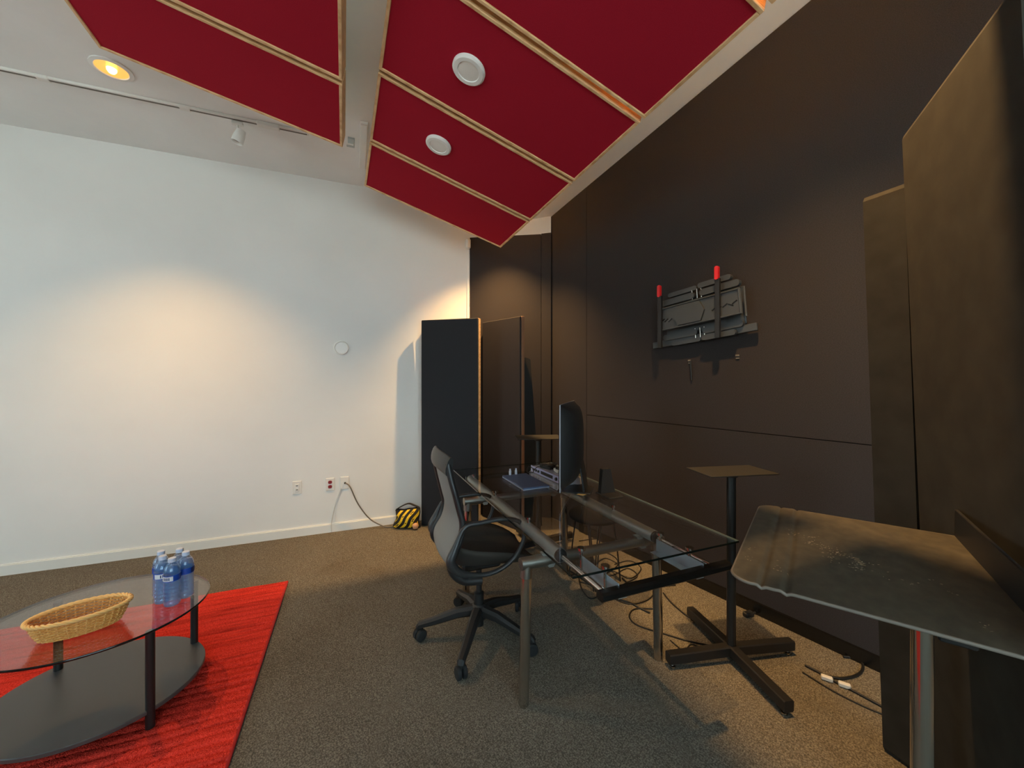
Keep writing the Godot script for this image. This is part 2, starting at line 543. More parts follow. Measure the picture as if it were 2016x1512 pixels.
func build_room() -> void:
	var s := mb()
	slab(s, plan([[A_SIDE - 0.3, B_REAR - 0.3], [4.2, B_REAR - 0.3], [4.2, B_WALL + 0.3], [A_SIDE - 0.3, B_WALL + 0.3]]), -0.12, 0.0)
	struct("floor", s, M.carpet, "grey brown speckled loop pile carpet covering the studio floor")
	# white wall
	s = mb()
	slab(s, plan([[A_SIDE - 0.25, B_WALL], [1.25, B_WALL], [1.25, B_WALL + 0.2], [A_SIDE - 0.25, B_WALL + 0.2]]), -0.1, 3.7)
	struct("wall_left", s, M.paint, "plain white painted plaster wall behind the coffee table")
	s = mb()
	slab(s, plan([[A_SIDE, B_WALL - 0.014], [1.14, B_WALL - 0.014], [1.14, B_WALL + 0.01], [A_SIDE, B_WALL + 0.01]]), 0.0, 0.072)
	slab(s, plan([[A_SIDE, B_WALL - 0.008], [1.14, B_WALL - 0.008], [1.14, B_WALL + 0.01], [A_SIDE, B_WALL + 0.01]]), 0.072, 0.08)
	struct("baseboard_left", s, M.trim, "white baseboard along the foot of the white wall")
	# window wall, at the left outside the frame
	var wb0 := 0.4; var wb1 := 2.5; var wh0 := 0.9; var wh1 := 2.6
	s = mb()
	for r in [[B_REAR - 0.2, wb0, -0.1, 3.9], [wb1, B_WALL + 0.2, -0.1, 3.9], [wb0, wb1, -0.1, wh0], [wb0, wb1, wh1, 3.9]]:
		slab(s, plan([[A_SIDE - 0.2, r[0]], [A_SIDE, r[0]], [A_SIDE, r[1]], [A_SIDE - 0.2, r[1]]]), r[2], r[3])
	struct("wall_side", s, M.paint, "white wall with the daylight window left of the camera")
	window_unit("window_1", "white framed window letting daylight in from the left", room(A_SIDE - 0.1, (wb0 + wb1) / 2), TURN, wb1 - wb0, wh0, wh1, 2)
	# wall behind the camera
	var ra0 := -1.8; var ra1 := 1.6; var rh0 := 0.8; var rh1 := 3.0
	s = mb()
	for r in [[A_SIDE - 0.2, ra0, -0.1, 4.7], [ra1, 4.2, -0.1, 4.7], [ra0, ra1, -0.1, rh0], [ra0, ra1, rh1, 4.7]]:
		slab(s, plan([[r[0], B_REAR - 0.2], [r[1], B_REAR - 0.2], [r[1], B_REAR], [r[0], B_REAR]]), r[2], r[3])
	struct("wall_rear", s, M.paint, "white wall with the wide window behind the camera")
	window_unit("window_2", "wide white framed window behind the camera", room((ra0 + ra1) / 2, B_REAR - 0.1), TURN + PI / 2, ra1 - ra0, rh0, rh1, 4)
	# black cloth wall: backing and stretched cloth fields with seams between them
	s = mb()
	var e0 := black_a(3.75) + 0.03
	var e1 := black_a(B_REAR) + 0.03
	slab(s, plan([[e0, 3.75], [e1, B_REAR - 0.2], [e1 + 0.25, B_REAR - 0.2], [e0 + 0.25, 3.75 + 0.05]]), -0.1, 4.6)
	var wall := struct("wall_right", s, M.bag_black, "black cloth covered wall carrying the screen mount")
	var far := BLACK_FAR
	var field := func(called: String, s0: float, s1: float, lo: float, hi0: float, hi1: float) -> void:
		var t := mb()
		var xf := Transform3D(Basis(Vector3(BLACK_DIR.x, 0, -BLACK_DIR.y), Vector3.UP, Vector3(-BLACK_DIR.y, 0, -BLACK_DIR.x).normalized() * -1.0), P(far.x, 0, far.y))
		# local x runs along the wall, y up, +z into the room
		prism(t, [Vector2(s0, lo), Vector2(s1, lo), Vector2(s1, hi1), Vector2(s0, hi0)], 0.03, Transform3D(xf.basis, xf.origin - xf.basis.z * 0.03))
		part(called, t, M.cloth, wall)
	var topw := func(x: float) -> float: return 3.102 + x * 0.1744
	field.call("cloth_panel", -0.06, 0.577, 0.0, topw.call(-0.06), topw.call(0.577))
	field.call("cloth_panel", 0.582, 5.2, 1.099, topw.call(0.582), topw.call(5.2))
	field.call("cloth_panel", 0.582, 2.9, 0.0, 1.094, 1.094)
	field.call("cloth_panel", 2.905, 5.2, 0.0, 1.094, 1.094)
	# dark plinth at the foot of the black wall
	s = mb()
	var pd := Vector2(-0.83773, -0.54609)   # into the room
	var q0 := far + BLACK_DIR * 0.5
	var q1 := far + BLACK_DIR * 5.0
	slab(s, [q0 + pd * 0.002, q1 + pd * 0.002, q1 + pd * 0.022, q0 + pd * 0.022], 0.0, 0.07)
	struct("baseboard_right", s, M.black_gloss, "low black plinth at the foot of the black cloth wall")

func window_unit(called: String, label: String, at: Vector3, turn: float, ww: float, h0: float, h1: float, lights: int) -> void:
	# local z runs along the wall
	var win := thing(called, label, "window", at, turn)
	win.set_meta("kind", "structure")
	for h in [h0 + 0.03, h1 - 0.03]:
		var s := mb()
		bx(s, Vector3(0, h, 0), Vector3(0.09, 0.06, ww), 0.004)
		part("frame_rail", s, M.trim, win)
	var step := (ww - 0.06) / lights
	for i in lights + 1:
		var s := mb()
		bx(s, Vector3(0, (h0 + h1) / 2, -ww / 2 + 0.03 + step * i), Vector3(0.08, h1 - h0 - 0.12, 0.06), 0.004)
		part("frame_post", s, M.trim, win)
	for i in lights:
		var s := mb()
		bx(s, Vector3(0, (h0 + h1) / 2, -ww / 2 + 0.03 + step * (i + 0.5)), Vector3(0.006, h1 - h0 - 0.12, step - 0.06), 0.0)
		part("pane", s, M.pane, win)

func build_ceiling() -> void:
	var s := mb()
	slab(s, plan([[A_SIDE - 0.2, B_REAR - 0.2], [A_JOIN, B_REAR - 0.2], [A_JOIN, B_WALL + 0.2], [A_SIDE - 0.2, B_WALL + 0.2]]), 3.28, 3.4)
	var ceil := struct("ceiling", s, M.ceiling, "white plaster ceiling above the red panels")
	# sloping part along the black wall
	s = mb()
	var c := [[A_JOIN, B_WALL + 0.2], [3.9, B_WALL + 0.2], [3.9, B_REAR - 0.2], [A_JOIN, B_REAR - 0.2]]
	var lo := c.map(func(q): return room(q[0], q[1], top_at(q[1])))
	var hi := c.map(func(q): return room(q[0], q[1], top_at(q[1]) + 0.12))
	quad(s, lo[0], lo[1], lo[2], lo[3], Vector3.DOWN)
	quad(s, hi[0], hi[1], hi[2], hi[3], Vector3.UP)
	for i in 4:
		var j := (i + 1) % 4
		quad(s, lo[i], lo[j], hi[j], hi[i], (lo[i] + lo[j] - lo[(i + 2) % 4] - lo[(i + 3) % 4]))
	part("sloping_ceiling", s, M.ceiling, ceil)
	s = mb()
	prism(s, [Vector2(4.2, top_at(4.2) - 0.004), Vector2(2.684, 3.279), Vector2(-2.8, 3.279), Vector2(-2.8, top_at(-2.8) + 0.1), Vector2(2.684, 3.4), Vector2(4.2, 3.4)], 0.03, Transform3D(Basis(Vector3(BX.x, 0, -BX.y), Vector3.UP, Vector3(AX.x, 0, -AX.y)), room(A_JOIN, 0.0)))
	part("fascia", s, M.ceiling, ceil)

	# hung acoustic panels: origin at the far right corner of the row, axes across and along
	acoustic_row(P(-0.104, 2.631, 3.586), Vector3(0.882, -0.277, -0.382), Vector3(-0.406, -0.031, -0.913), 0.614, 0.589, 5, [
		"red cloth ceiling panel nearest the black corner, end of the right row",
		"red cloth ceiling panel with the smaller seeming white disc, second of right row",
		"red cloth ceiling panel with the larger seeming white disc, third of right row",
		"red cloth ceiling panel without a disc, fourth of the right row",
		"red cloth ceiling panel cut off by the picture's top edge, right row"])
	acoustic_row(P(-1.11, 2.942, 2.561), Vector3(0.899, -0.206, -0.386), Vector3(-0.395, -0.004, -0.919), 0.614, 0.589, 2, [
		"red cloth ceiling panel beside the gold downlight, end of the left row",
		"red cloth ceiling panel cut by the picture's top, second of the left row"])
	# unlit disc lights let into two panels
	disc_light(1.528, "larger seeming round white disc light in the third red panel")
	disc_light(0.905, "smaller seeming round white disc light in the second red panel")

	# recessed lamps
	downlight(P(-2.391, 3.28, 2.336), 3.28, "recessed round downlight with gold reflector glowing in the white ceiling", 50.0, 4.7, 0.9)
	var l1 := P(-0.134, 0, 3.633)
	downlight(P(-0.134, 3.14, 3.633), top_at(3.42), "recessed gold downlight above the far end of the right red panels", 46.0, 10.5, 1.0)
	downlight(P(0.862, 3.5, 1.45), top_at(1.02), "recessed gold downlight above the red panels near the black wall", 48.0, 11.5, 1.0, 0.035)

	# lighting track with a single spot head
	var tr := thing("light_track", "thin white lighting track on the ceiling left of the red panels", "light track", P(-1.9, 3.28, 2.79), TURN)
	s = mb()
	bx(s, Vector3(-0.9, -0.009, 0), Vector3(2.6, 0.018, 0.034), 0.003)
	part("rail", s, M.trim, tr)
	s = mb()
	bx(s, Vector3(-0.9, -0.0185, 0), Vector3(2.58, 0.003, 0.012), 0.0)
	part("slot", s, M.cable_grey, tr)
	s = mb()
	bx(s, Vector3(0.14, -0.014, 0.002), Vector3(0.14, 0.03, 0.045), 0.005)
	part("feed_box", s, M.trim, tr)
	for x in [-1.05, -0.35]:
		s = mb()
		bx(s, Vector3(x, -0.012, 0.0), Vector3(0.06, 0.022, 0.042), 0.004)
		part("joiner", s, M.trim, tr)
	var sp := thing("spot_head", "small white spotlight head hanging from the ceiling track", "spotlight", P(-1.958, 3.26, 2.79), TURN)
	s = mb()
	bx(s, Vector3(0, -0.012, 0), Vector3(0.07, 0.024, 0.03), 0.004)
	tube(s, [Vector3(0, -0.02, 0), Vector3(0, -0.075, 0)], 0.007, 8)
	part("stem", s, M.trim, sp)
	s = mb()
	lathe(s, [Vector2(0.0, 0.05), Vector2(0.028, 0.045), Vector2(0.036, 0.0), Vector2(0.038, -0.05), Vector2(0.033, -0.05), Vector2(0.028, -0.01), Vector2(0.0, 0.0)], 18, Transform3D(Basis(Vector3(0, 0, 1), -0.3), Vector3(0.01, -0.1, 0)))
	part("can", s, M.frosted, sp)
	# long thin strip and small bracket between the two rows
	var rw := thing("ceiling_strip", "slim white metal strip on the ceiling between the red panel rows", "strip", P(-1.182, 3.28, 3.108), TURN)
	s = mb()
	bx(s, Vector3(0, -0.011, 0), Vector3(0.055, 0.022, 0.64), 0.003)
	part("body", s, M.trim, rw)
	s = mb()
	bx(s, Vector3(0, -0.0235, 0), Vector3(0.042, 0.003, 0.62), 0.001)
	part("cover", s, M.frosted, rw)
	var br := thing("ceiling_bracket", "small pale metal clip under the ceiling beside the left red panels", "bracket", P(-1.245, 3.28, 3.03), TURN)
	s = mb()
	bx(s, Vector3(0, -0.006, 0), Vector3(0.05, 0.012, 0.07), 0.002)
	bx(s, Vector3(0.02, -0.035, 0.02), Vector3(0.008, 0.06, 0.02), 0.002)
	bx(s, Vector3(-0.005, -0.062, 0.02), Vector3(0.055, 0.008, 0.02), 0.002)
	part("clip", s, M.alu, br)

func acoustic_row(o: Vector3, a: Vector3, b: Vector3, pitch: float, len: float, count: int, labels: Array) -> void:
	a = a.normalized()
	b = (b - a * a.dot(b)).normalized()
	var up := a.cross(b)
	if up.y < 0:
		up = -up
	# local x = across to the right (a), y = up, z = towards the camera (-b)
	var basis := Basis(a, up, -b)
	var w := 1.22
	var th := 0.085
	var rail := 0.016
	for i in count:
		var t := thing("acoustic_panel", labels[i], "acoustic panel", o - b * (pitch * i), 0.0, "red ceiling panels in two rows")
		t.basis = basis
		var s := mb()
		bx(s, Vector3(-w / 2, 0.004 + th / 2 - 0.002, len / 2), Vector3(w - 2 * rail, th - 0.01, len - 2 * rail), 0.0)
		part("cloth_face", s, M.red_cloth, t)
		s = mb()
		bx(s, Vector3(-w / 2, th - 0.002, len / 2), Vector3(w - 2 * rail, 0.006, len - 2 * rail), 0.0)
		part("back_board", s, M.backing, t)
		for e in [[w / 2, rail / 2, w, rail], [w / 2, len - rail / 2, w, rail], [rail / 2, len / 2, rail, len - 2 * rail], [w - rail / 2, len / 2, rail, len - 2 * rail]]:
			s = mb()
			bx(s, Vector3(-e[0], th / 2, e[1]), Vector3(e[2], th, e[3]), 0.002)
			part("frame_rail", s, M.pine, t)
		# two thin hanging wires up to the ceiling
		for x in [0.12, w - 0.12]:
			s = mb()
			var q := t.transform * Vector3(-x, th, len / 2)
			var room_b := q.x * BX.x + -q.z * BX.y
			var room_a := q.x * AX.x + -q.z * AX.y
			var hh := (top_at(room_b) if room_a > A_JOIN else 3.28) + 0.01
			tube(s, [Vector3(-x, th - 0.005, len / 2), t.transform.affine_inverse() * Vector3(q.x, hh, q.z)], 0.002, 6)
			part("hanging_wire", s, M.steel, t)

func disc_light(along: float, label: String) -> void:
	var a := Vector3(0.882, -0.277, -0.382).normalized()
	var b := Vector3(-0.406, -0.031, -0.913)
	b = (b - a * a.dot(b)).normalized()
	var up := a.cross(b)
	if up.y < 0:
		up = -up
	var t := thing("disc_light", label, "light", P(-0.104, 2.631, 3.586) - a * 0.82 - b * along, 0.0, "disc lights in the red panels")
	t.basis = Basis(a, up, -b)
	var s := mb()
	lathe(s, [Vector2(0.0, 0.01), Vector2(0.08, 0.01), Vector2(0.08, -0.004), Vector2(0.072, -0.010), Vector2(0.054, -0.010), Vector2(0.052, -0.006)], 40)
	part("rim", s, M.frosted, t)
	s = mb()
	lathe(s, [Vector2(0.052, -0.006), Vector2(0.03, -0.008), Vector2(0.0, -0.009)], 40)
	part("diffuser", s, M.plate, t)

func downlight(at: Vector3, ceil_h: float, label: String, angle: float, energy: float, soft: float, bulb := 0.015) -> void:
	var t := thing("downlight", label, "ceiling lamp", Vector3(at.x, ceil_h, at.z), 0.0, "recessed gold downlights")
	var s := mb()
	lathe(s, [Vector2(0.078, 0.0), Vector2(0.098, 0.0), Vector2(0.098, -0.006), Vector2(0.078, -0.01), Vector2(0.074, -0.004)], 36)
	part("trim_ring", s, M.frosted, t)
	s = mb()
	lathe_soft(s, [Vector2(0.076, -0.0055), Vector2(0.07, -0.0035), Vector2(0.05, -0.0025), Vector2(0.0, -0.002)], 36)
	part("reflector", s, M.gold_glow, t)
	s = mb()
	lathe_soft(s, [Vector2(0.0, -0.03), Vector2(0.015, -0.026), Vector2(0.023, -0.014), Vector2(0.024, -0.002)], 24)
	lathe_soft(s, [Vector2(0.024, -0.002), Vector2(0.0, -0.002)], 24)
	part("bulb", s, M.glow, t)
	var l := SpotLight3D.new()
	l.name = "lamp_light"
	l.position = Vector3(0, -0.045, 0)
	l.rotation.x = -PI / 2
	l.light_color = Color(1.0, 0.79, 0.51)
	l.light_energy = energy
	l.spot_angle = angle
	l.spot_angle_attenuation = soft
	l.spot_range = 12.0
	l.spot_attenuation = 2.0
	l.light_size = bulb
	l.shadow_enabled = true
	t.add_child(l)

# ---------------------------------------------------------------- far corner
func build_far_corner() -> void:
	# black cloth panel across the corner and the white wall above it
	var c0 := Vector2(-0.447, 4.15)
	var c1 := Vector2(0.30, 4.05)
	var c2 := Vector2(0.40, 4.02)
	var n := Vector2(0.13, 0.99)
	var s := mb()
	slab(s, [c0, c1, c1 + n * 0.05, c0 + n * 0.05], 0.0, 2.93)
	var w := struct("wall_corner", s, M.cloth, "black cloth panel set across the far corner beside the white wall")
	s = mb()
	slab(s, [c1 + Vector2(0.004, 0), c2, c2 + n * 0.05, c1 + n * 0.05], 0.0, 2.935)
	part("cloth_panel", s, M.cloth, w)
	s = mb()
	slab(s, [c0 + n * 0.015, c2 + n * 0.02, c2 + n * 0.15, c0 + n * 0.15], 2.928, 3.6)
	struct("trim_1", s, M.paint, "white plaster bulkhead above the black corner panel")
	# white strip down the corner with a thick end
	s = mb()
	slab(s, [Vector2(-0.475, 4.135), Vector2(-0.45, 4.14), Vector2(-0.45, 4.16), Vector2(-0.475, 4.15)], 0.0, 2.9)
	struct("trim_2", s, M.trim, "narrow white strip down the corner between white and black walls")
	var cb := thing("cable_end_box", "small white rounded box at the top of the corner strip", "box", P(-0.462, 2.855, 4.125), TURN)
	s = mb()
	bx(s, Vector3.ZERO, Vector3(0.05, 0.11, 0.05), 0.015)
	part("body", s, M.trim, cb)

	# two free-standing absorber panels
	absorber("black cloth absorber panel with a brightly lit pine edge, facing the room", Vector2(-0.889, 3.82), Vector2(-0.319, 3.665), 2.005, 0.075, M.cloth_blue, M.pine)
	absorber("black cloth absorber panel with a brown wooden edge, turned to the left", Vector2(-0.31, 4.07), Vector2(0.076, 3.657), 2.02, 0.058, M.cloth, M.pine_brown)
	absorber("black cloth absorber panel stacked behind the one with the lit pine edge", Vector2(-0.862, 3.905), Vector2(-0.37, 3.80), 1.99, 0.05, M.cloth_blue, M.pine_brown)
	# slim black board leaning behind them
	var lb := thing("leaning_board", "slim black board leaning against the corner behind the absorber panels", "board", P(0.155, 0, 3.83), 0.0)
	s = mb()
	prism(s, [Vector2(-0.1, 0.0), Vector2(0.14, 0.0), Vector2(0.025, 1.62), Vector2(-0.02, 1.64), Vector2(-0.1, 1.62)], 0.02, Transform3D(Basis(), Vector3.ZERO))
	part("board", s, M.bag_black, lb)
	s = mb()
	bx(s, Vector3(0.0, 0.02, 0.0), Vector3(0.2, 0.04, 0.06), 0.004)
	part("foot", s, M.bag_black, lb)

	# striped sandbag by the wall
	var b := thing("sandbag", "black and yellow striped sandbag with a carrying strap by the baseboard", "sandbag", P(-1.015, 0, 3.765), 0.0)
	var half := []
	for sx in [0, 1]:
		s = mb()
		var nx := 16
		var ny := 12
		var grid := []
		for j in ny + 1:
			var row := []
			for i in nx + 1:
				var u := float(i) / nx * 2 - 1
				var v := float(j) / ny
				var fat: float = pow(maxf(0.0, 1 - pow(absf(u), 3.0)), 0.5) * pow(maxf(0.0, sin(PI * clampf(v * 0.93 + 0.05, 0, 1))), 0.6) * (0.075 - 0.03 * v)
				var lean := -0.035 * v
				row.append(Vector3(u * (0.128 - 0.02 * v) + 0.02 * v + 0.008 * sin(7 * v + 2 * u), 0.002 + v * 0.185 + 0.008 * sin(3.0 * u) * v, lean * -0.3 + (fat + 0.002) * (1 if sx == 0 else -1) + 0.006 * sin(9 * u + 5 * v)))
			grid.append(row)
		s.set_smooth_group(1)
		for j in ny:
			for i in nx:
				quad(s, grid[j][i], grid[j][i + 1], grid[j + 1][i + 1], grid[j + 1][i], Vector3(0, 0.1, 1 if sx == 0 else -1))
		part("pouch", s, M.bag_black, b)
		half.append(grid)
	var g: Array = half[0]
	# slanted yellow bands sewn on the front, each a strip of its own
	for k in 5:
		s = mb()
		s.set_smooth_group(1)
		var u0: float = -1.5 + k * 0.52
		for j in 11:
			var v0 := (j + 0.6) / 12.0
			var v1 := (j + 1.6) / 12.0
			var a0 := clampf(u0 + v0 * 0.95, -0.94, 0.94); var a1 := clampf(u0 + 0.24 + v0 * 0.95, -0.94, 0.94)
			var b0 := clampf(u0 + v1 * 0.95, -0.94, 0.94); var b1 := clampf(u0 + 0.24 + v1 * 0.95, -0.94, 0.94)
			if a1 - a0 < 0.01 and b1 - b0 < 0.01:
				continue
			var z := Vector3(0, 0, 0.004)
			quad(s, on_grid(g, a0, v0) + z, on_grid(g, a1, v0) + z, on_grid(g, b1, v1) + z, on_grid(g, b0, v1) + z, Vector3(0, 0, 1))
		part("yellow_band", s, M.yellow, b)
	s = mb()
	sweep(s, spline([Vector3(-0.1, 0.17, 0.0), Vector3(-0.06, 0.2, 0.012), Vector3(0.02, 0.235, 0.015), Vector3(0.08, 0.215, 0.01), Vector3(0.12, 0.19, 0.0), Vector3(0.125, 0.16, 0.0)], 5), rect2(0.03, 0.007), Vector3(0, 0, 1))
	part("strap", s, M.bag_black, b)
	s = mb()
	lathe_soft(s, [Vector2(0, -0.03), Vector2(0.02, -0.024), Vector2(0.03, 0.0), Vector2(0.022, 0.022), Vector2(0.0, 0.03)], 14, Transform3D(Basis(), Vector3(0.098, 0.035, 0.055)))
	part("tag", s, M.tan, b)

func on_grid(g: Array, u: float, v: float) -> Vector3:
	var fi := clampf((u + 1) / 2 * (g[0].size() - 1), 0, g[0].size() - 1.001)
	var fj := clampf(v * (g.size() - 1), 0, g.size() - 1.001)
	var i := int(fi); var j := int(fj)
	var a: Vector3 = g[j][i].lerp(g[j][i + 1], fi - i)
	var b: Vector3 = g[j + 1][i].lerp(g[j + 1][i + 1], fi - i)
	return a.lerp(b, fj - j)

func absorber(label: String, l: Vector2, r: Vector2, h: float, th: float, cloth: Material, wood: Material) -> void:
	var d := (r - l).normalized()
	var w := (r - l).length()
	var t := thing("absorber_panel", label, "acoustic panel", P(l.x, 0, l.y), atan2(d.y, d.x), "free-standing absorber panels")
	# local x along the face, z = 0 the front, thickness backwards
	var s := mb()
	bx(s, Vector3(w / 2, h / 2, -0.012), Vector3(w - 0.004, h - 0.004, 0.024), 0.006)
	part("cloth_face", s, cloth, t)
	for e in [[0.01, h / 2, 0.02, h], [w - 0.01, h / 2, 0.02, h], [w / 2, 0.01, w - 0.04, 0.02], [w / 2, h - 0.01, w - 0.04, 0.02]]:
		s = mb()
		bx(s, Vector3(e[0], e[1], -0.024 - (th - 0.024) / 2), Vector3(e[2], e[3], th - 0.024), 0.002)
		part("frame_board", s, wood, t)
	s = mb()
	bx(s, Vector3(w / 2, h / 2, -th + 0.02), Vector3(w - 0.04, h - 0.04, 0.02), 0.0)
	part("back_cloth", s, cloth, t)

func build_right_panels() -> void:
	tall_panel("tall dark felt panel standing behind the scuffed table, shorter seeming one", Vector2(1.42, 1.498), Vector2(0.364, -0.931), -0.078, 2.117, 0.125)
	tall_panel("tall dark felt panel at the right picture edge, nearest the camera", Vector2(1.471, 1.373), Vector2(-0.477, -0.879), -0.104, 2.276, 0.63)

func tall_panel(label: String, far: Vector2, d: Vector2, lean: float, h: float, wide: float) -> void:
	# far: foot of the far edge; d: direction of the face towards the camera; lean: sideways shift of the top
	var t := thing("felt_panel", label, "acoustic panel", P(far.x, 0, far.y), atan2(d.y, d.x), "tall felt panels on the right")
	var out := Vector3(-d.y, 0, -d.x)     # behind the face
	var inv := t.transform.basis.inverse()
	var topo := inv * Vector3(lean, 0, 0)
	var back := inv * Vector3(0.045, 0, -0.008)
	var along := Vector3(wide, 0, 0)
	var s := mb()
	var ch := 0.012
	var b0 := Vector3.ZERO
	var y := Vector3.UP * h + topo
	var corners := []
	for q in [[0, 0], [1, 0], [1, 1], [0, 1]]:
		corners.append(b0 + along * q[0] + y * q[1])
	var mid: Vector3 = (corners[0] + corners[2]) / 2
	var front := []
	for c in corners:
		front.append(c + (mid - c).normalized() * ch * 1.4)
	var rear := corners.map(func(c): return c + back)
	var edge := corners.map(func(c): return c + back * 0.2)
	quad(s, front[0], front[1], front[2], front[3], -back)
	quad(s, rear[0], rear[1], rear[2], rear[3], back)
	for i in 4:
		var j := (i + 1) % 4
		var o: Vector3 = (corners[i] + corners[j]) / 2 - mid
		quad(s, edge[i], edge[j], rear[j], rear[i], o)
		quad(s, front[i], front[j], edge[j], edge[i], o - back * 3)
	part("felt_board", s, M.felt, t)
	for k in [0.2, 0.8]:
		s = mb()
		bx(s, Vector3(k * wide, 0.012, 0) + back * 0.5, Vector3(0.04, 0.024, 0.04), 0.002)
		part("foot", s, M.rubber, t)

# ---------------------------------------------------------------- desk and what stands on it
func desk_at(u: float, v: float, h: float) -> Vector3:
	var q := Vector2(0.211, 1.353) + BX * u + AX * v
	return P(q.x, h, q.y)

func build_desk() -> void:
	var t := thing("glass_desk", "clear glass desk on chrome trestle legs with grey tubes", "desk", P(0.211, 0, 1.353), TURN)
	# local x across (v), -z along (u)
	var L := func(u: float, v: float, h: float) -> Vector3: return Vector3(v, h, -u)
	var s := mb()
	bx(s, Vector3(0.405, 0.735, -0.87), Vector3(0.81, 0.008, 1.74), 0.0)
	part("glass_top", s, M.glass, t)
	for e in [[0.405, 0.0, 0.81, 0.003], [0.405, -1.74, 0.81, 0.003]]:
		s = mb()
		bx(s, Vector3(e[0], 0.735, e[1]), Vector3(e[2], 0.0082, e[3]), 0.001)
		part("glass_edge", s, M.glass_edge, t)
	for x in [0.0, 0.81]:
		s = mb()
		bx(s, Vector3(x, 0.735, -0.87), Vector3(0.002, 0.0082, 1.74), 0.0005)
		part("glass_edge", s, M.glass_edge_pale if x > 0.1 else M.glass_edge, t)
	# thick tubes with end caps, thin rods running out to the front bar
	for v in [0.115, 0.63]:
		s = mb()
		tube(s, [L.call(0.30, v, 0.672), L.call(1.68, v, 0.672)], 0.029, 20)
		part("long_tube", s, M.alu, t)
		s = mb()
		tube(s, [L.call(0.288, v, 0.672), L.call(0.302, v, 0.672)], 0.027, 20)
		part("tube_cap", s, M.black_plastic, t)
		s = mb()
		tube(s, [L.call(-0.03, v, 0.672), L.call(0.29, v, 0.672)], 0.0115, 14)
		part("rod", s, M.chrome, t)
		# wedge brackets carrying the tube on the trestle
		for u in [0.39, 1.33]:
			s = mb()
			prism(s, [Vector2(-0.045, 0.65), Vector2(0.045, 0.65), Vector2(0.012, 0.585), Vector2(-0.012, 0.585)], 0.03, Transform3D(Basis(), L.call(u, v, 0.0) + Vector3(0, 0, -0.015)))
			part("saddle", s, M.alu, t)
		# sheet-metal channel beside each rod
		s = mb()
		var iv: float = v + (0.055 if v < 0.3 else -0.055)
		bx(s, L.call(0.10, iv, 0.668), Vector3(0.003, 0.055, 0.26), 0.0008)
		bx(s, L.call(0.10, iv + (0.018 if v < 0.3 else -0.018), 0.642), Vector3(0.036, 0.003, 0.26), 0.0008)
		part("channel", s, M.zinc, t)
	# front and rear cross bars
	for u in [-0.036, 1.70]:
		s = mb()
		sweep(s, [L.call(u, 0.085, 0.672), L.call(u, 0.70, 0.672)], rect2(0.042, 0.032, 0.008), Vector3(0, 0, 1), [], false, false)
		part("cross_bar", s, M.black_gloss, t)
	# pads that carry the glass
	for q in [[0.21, 0.165], [0.045, 0.165], [0.21, 0.58], [0.045, 0.58], [0.62, 0.63], [0.62, 0.115], [1.12, 0.115], [1.12, 0.63], [1.58, 0.115], [1.58, 0.63]]:
		s = mb()
		lathe(s, [Vector2(0.0, 0.64), Vector2(0.006, 0.64), Vector2(0.006, 0.712), Vector2(0.009, 0.716), Vector2(0.0165, 0.72), Vector2(0.0165, 0.7308), Vector2(0.0, 0.7308)], 16, Transform3D(Basis(), L.call(q[0], q[1], 0.0)))
		part("glass_pad", s, M.chrome, t)
	# trestles: two legs, elbows and a cross tube
	for u in [0.39, 1.335]:
		for v in [-0.015, 0.735]:
			s = mb()
			var lean: float = 0.012 if v < 0.3 else -0.012
			lathe(s, [Vector2(0.0, 0.0), Vector2(0.021, 0.0), Vector2(0.0235, 0.006), Vector2(0.0235, 0.565), Vector2(0.0, 0.565)], 22, Transform3D(Basis(Vector3(0, 0, 1), -lean * 2), L.call(u, v - lean * 0.0, 0.0)))
			part("leg", s, M.chrome, t)
			s = mb()
			var sg := 1.0 if v < 0.3 else -1.0
			var e: float = v + lean
			tube(s, [L.call(u, e, 0.558), L.call(u, e, 0.612)], 0.0265, 20)
			tube(s, [L.call(u, e - 0.0262 * sg, 0.617), L.call(u, e + 0.1 * sg, 0.617)], 0.027, 20)
			part("elbow", s, M.steel, t)
		s = mb()
		tube(s, [L.call(u, 0.08, 0.617), L.call(u, 0.64, 0.617)], 0.024, 16)
		part("cross_tube", s, M.steel, t)

	# monitor seen edge-on: flat front, swelling back
	var mo := thing("monitor", "large black flat monitor seen from its edge on the desk", "monitor", desk_at(0.92, 0.515, 0.739), 0.0)
	# local: x = normal of the screen (to the left is the screen), z along the screen towards the camera
	mo.rotation.y = -0.31
	s = mb()
	bx(s, Vector3(-0.006, 0.30, 0.0), Vector3(0.006, 0.47, 0.50), 0.002)
	part("screen", s, M.screen, mo)
	s = mb()
	bx(s, Vector3(-0.0005, 0.30, 0.0), Vector3(0.006, 0.486, 0.515), 0.002)
	part("bezel", s, M.silver, mo)
	s = mb()
	s.set_smooth_group(1)
	var nz := 14
	var ny := 14
	var g := []
	for j in ny + 1:
		var row := []
		for i in nz + 1:
			var a := float(i) / nz * 2 - 1
			var b := float(j) / ny * 2 - 1
			var k := pow(maxf(0.0, (1 - pow(absf(a), 2.6)) * (1 - pow(absf(b), 4.0))), 0.5)
			row.append(Vector3(0.0025 + 0.085 * k, 0.30 + b * 0.242, 0.0 + a * 0.256))
		g.append(row)
	for j in ny:
		for i in nz:
			quad(s, g[j][i], g[j][i + 1], g[j + 1][i + 1], g[j + 1][i], Vector3(1, 0, 0))
	part("back_shell", s, M.black_plastic, mo)
	s = mb()
	sweep(s, [Vector3(0.045, 0.28, -0.05), Vector3(0.085, 0.12, -0.05), Vector3(0.10, 0.006, -0.05)], rect2(0.16, 0.012, 0.003), Vector3(0, 0, 1), [], false, false)
	part("stand_leg", s, M.black_plastic, mo)
	s = mb()
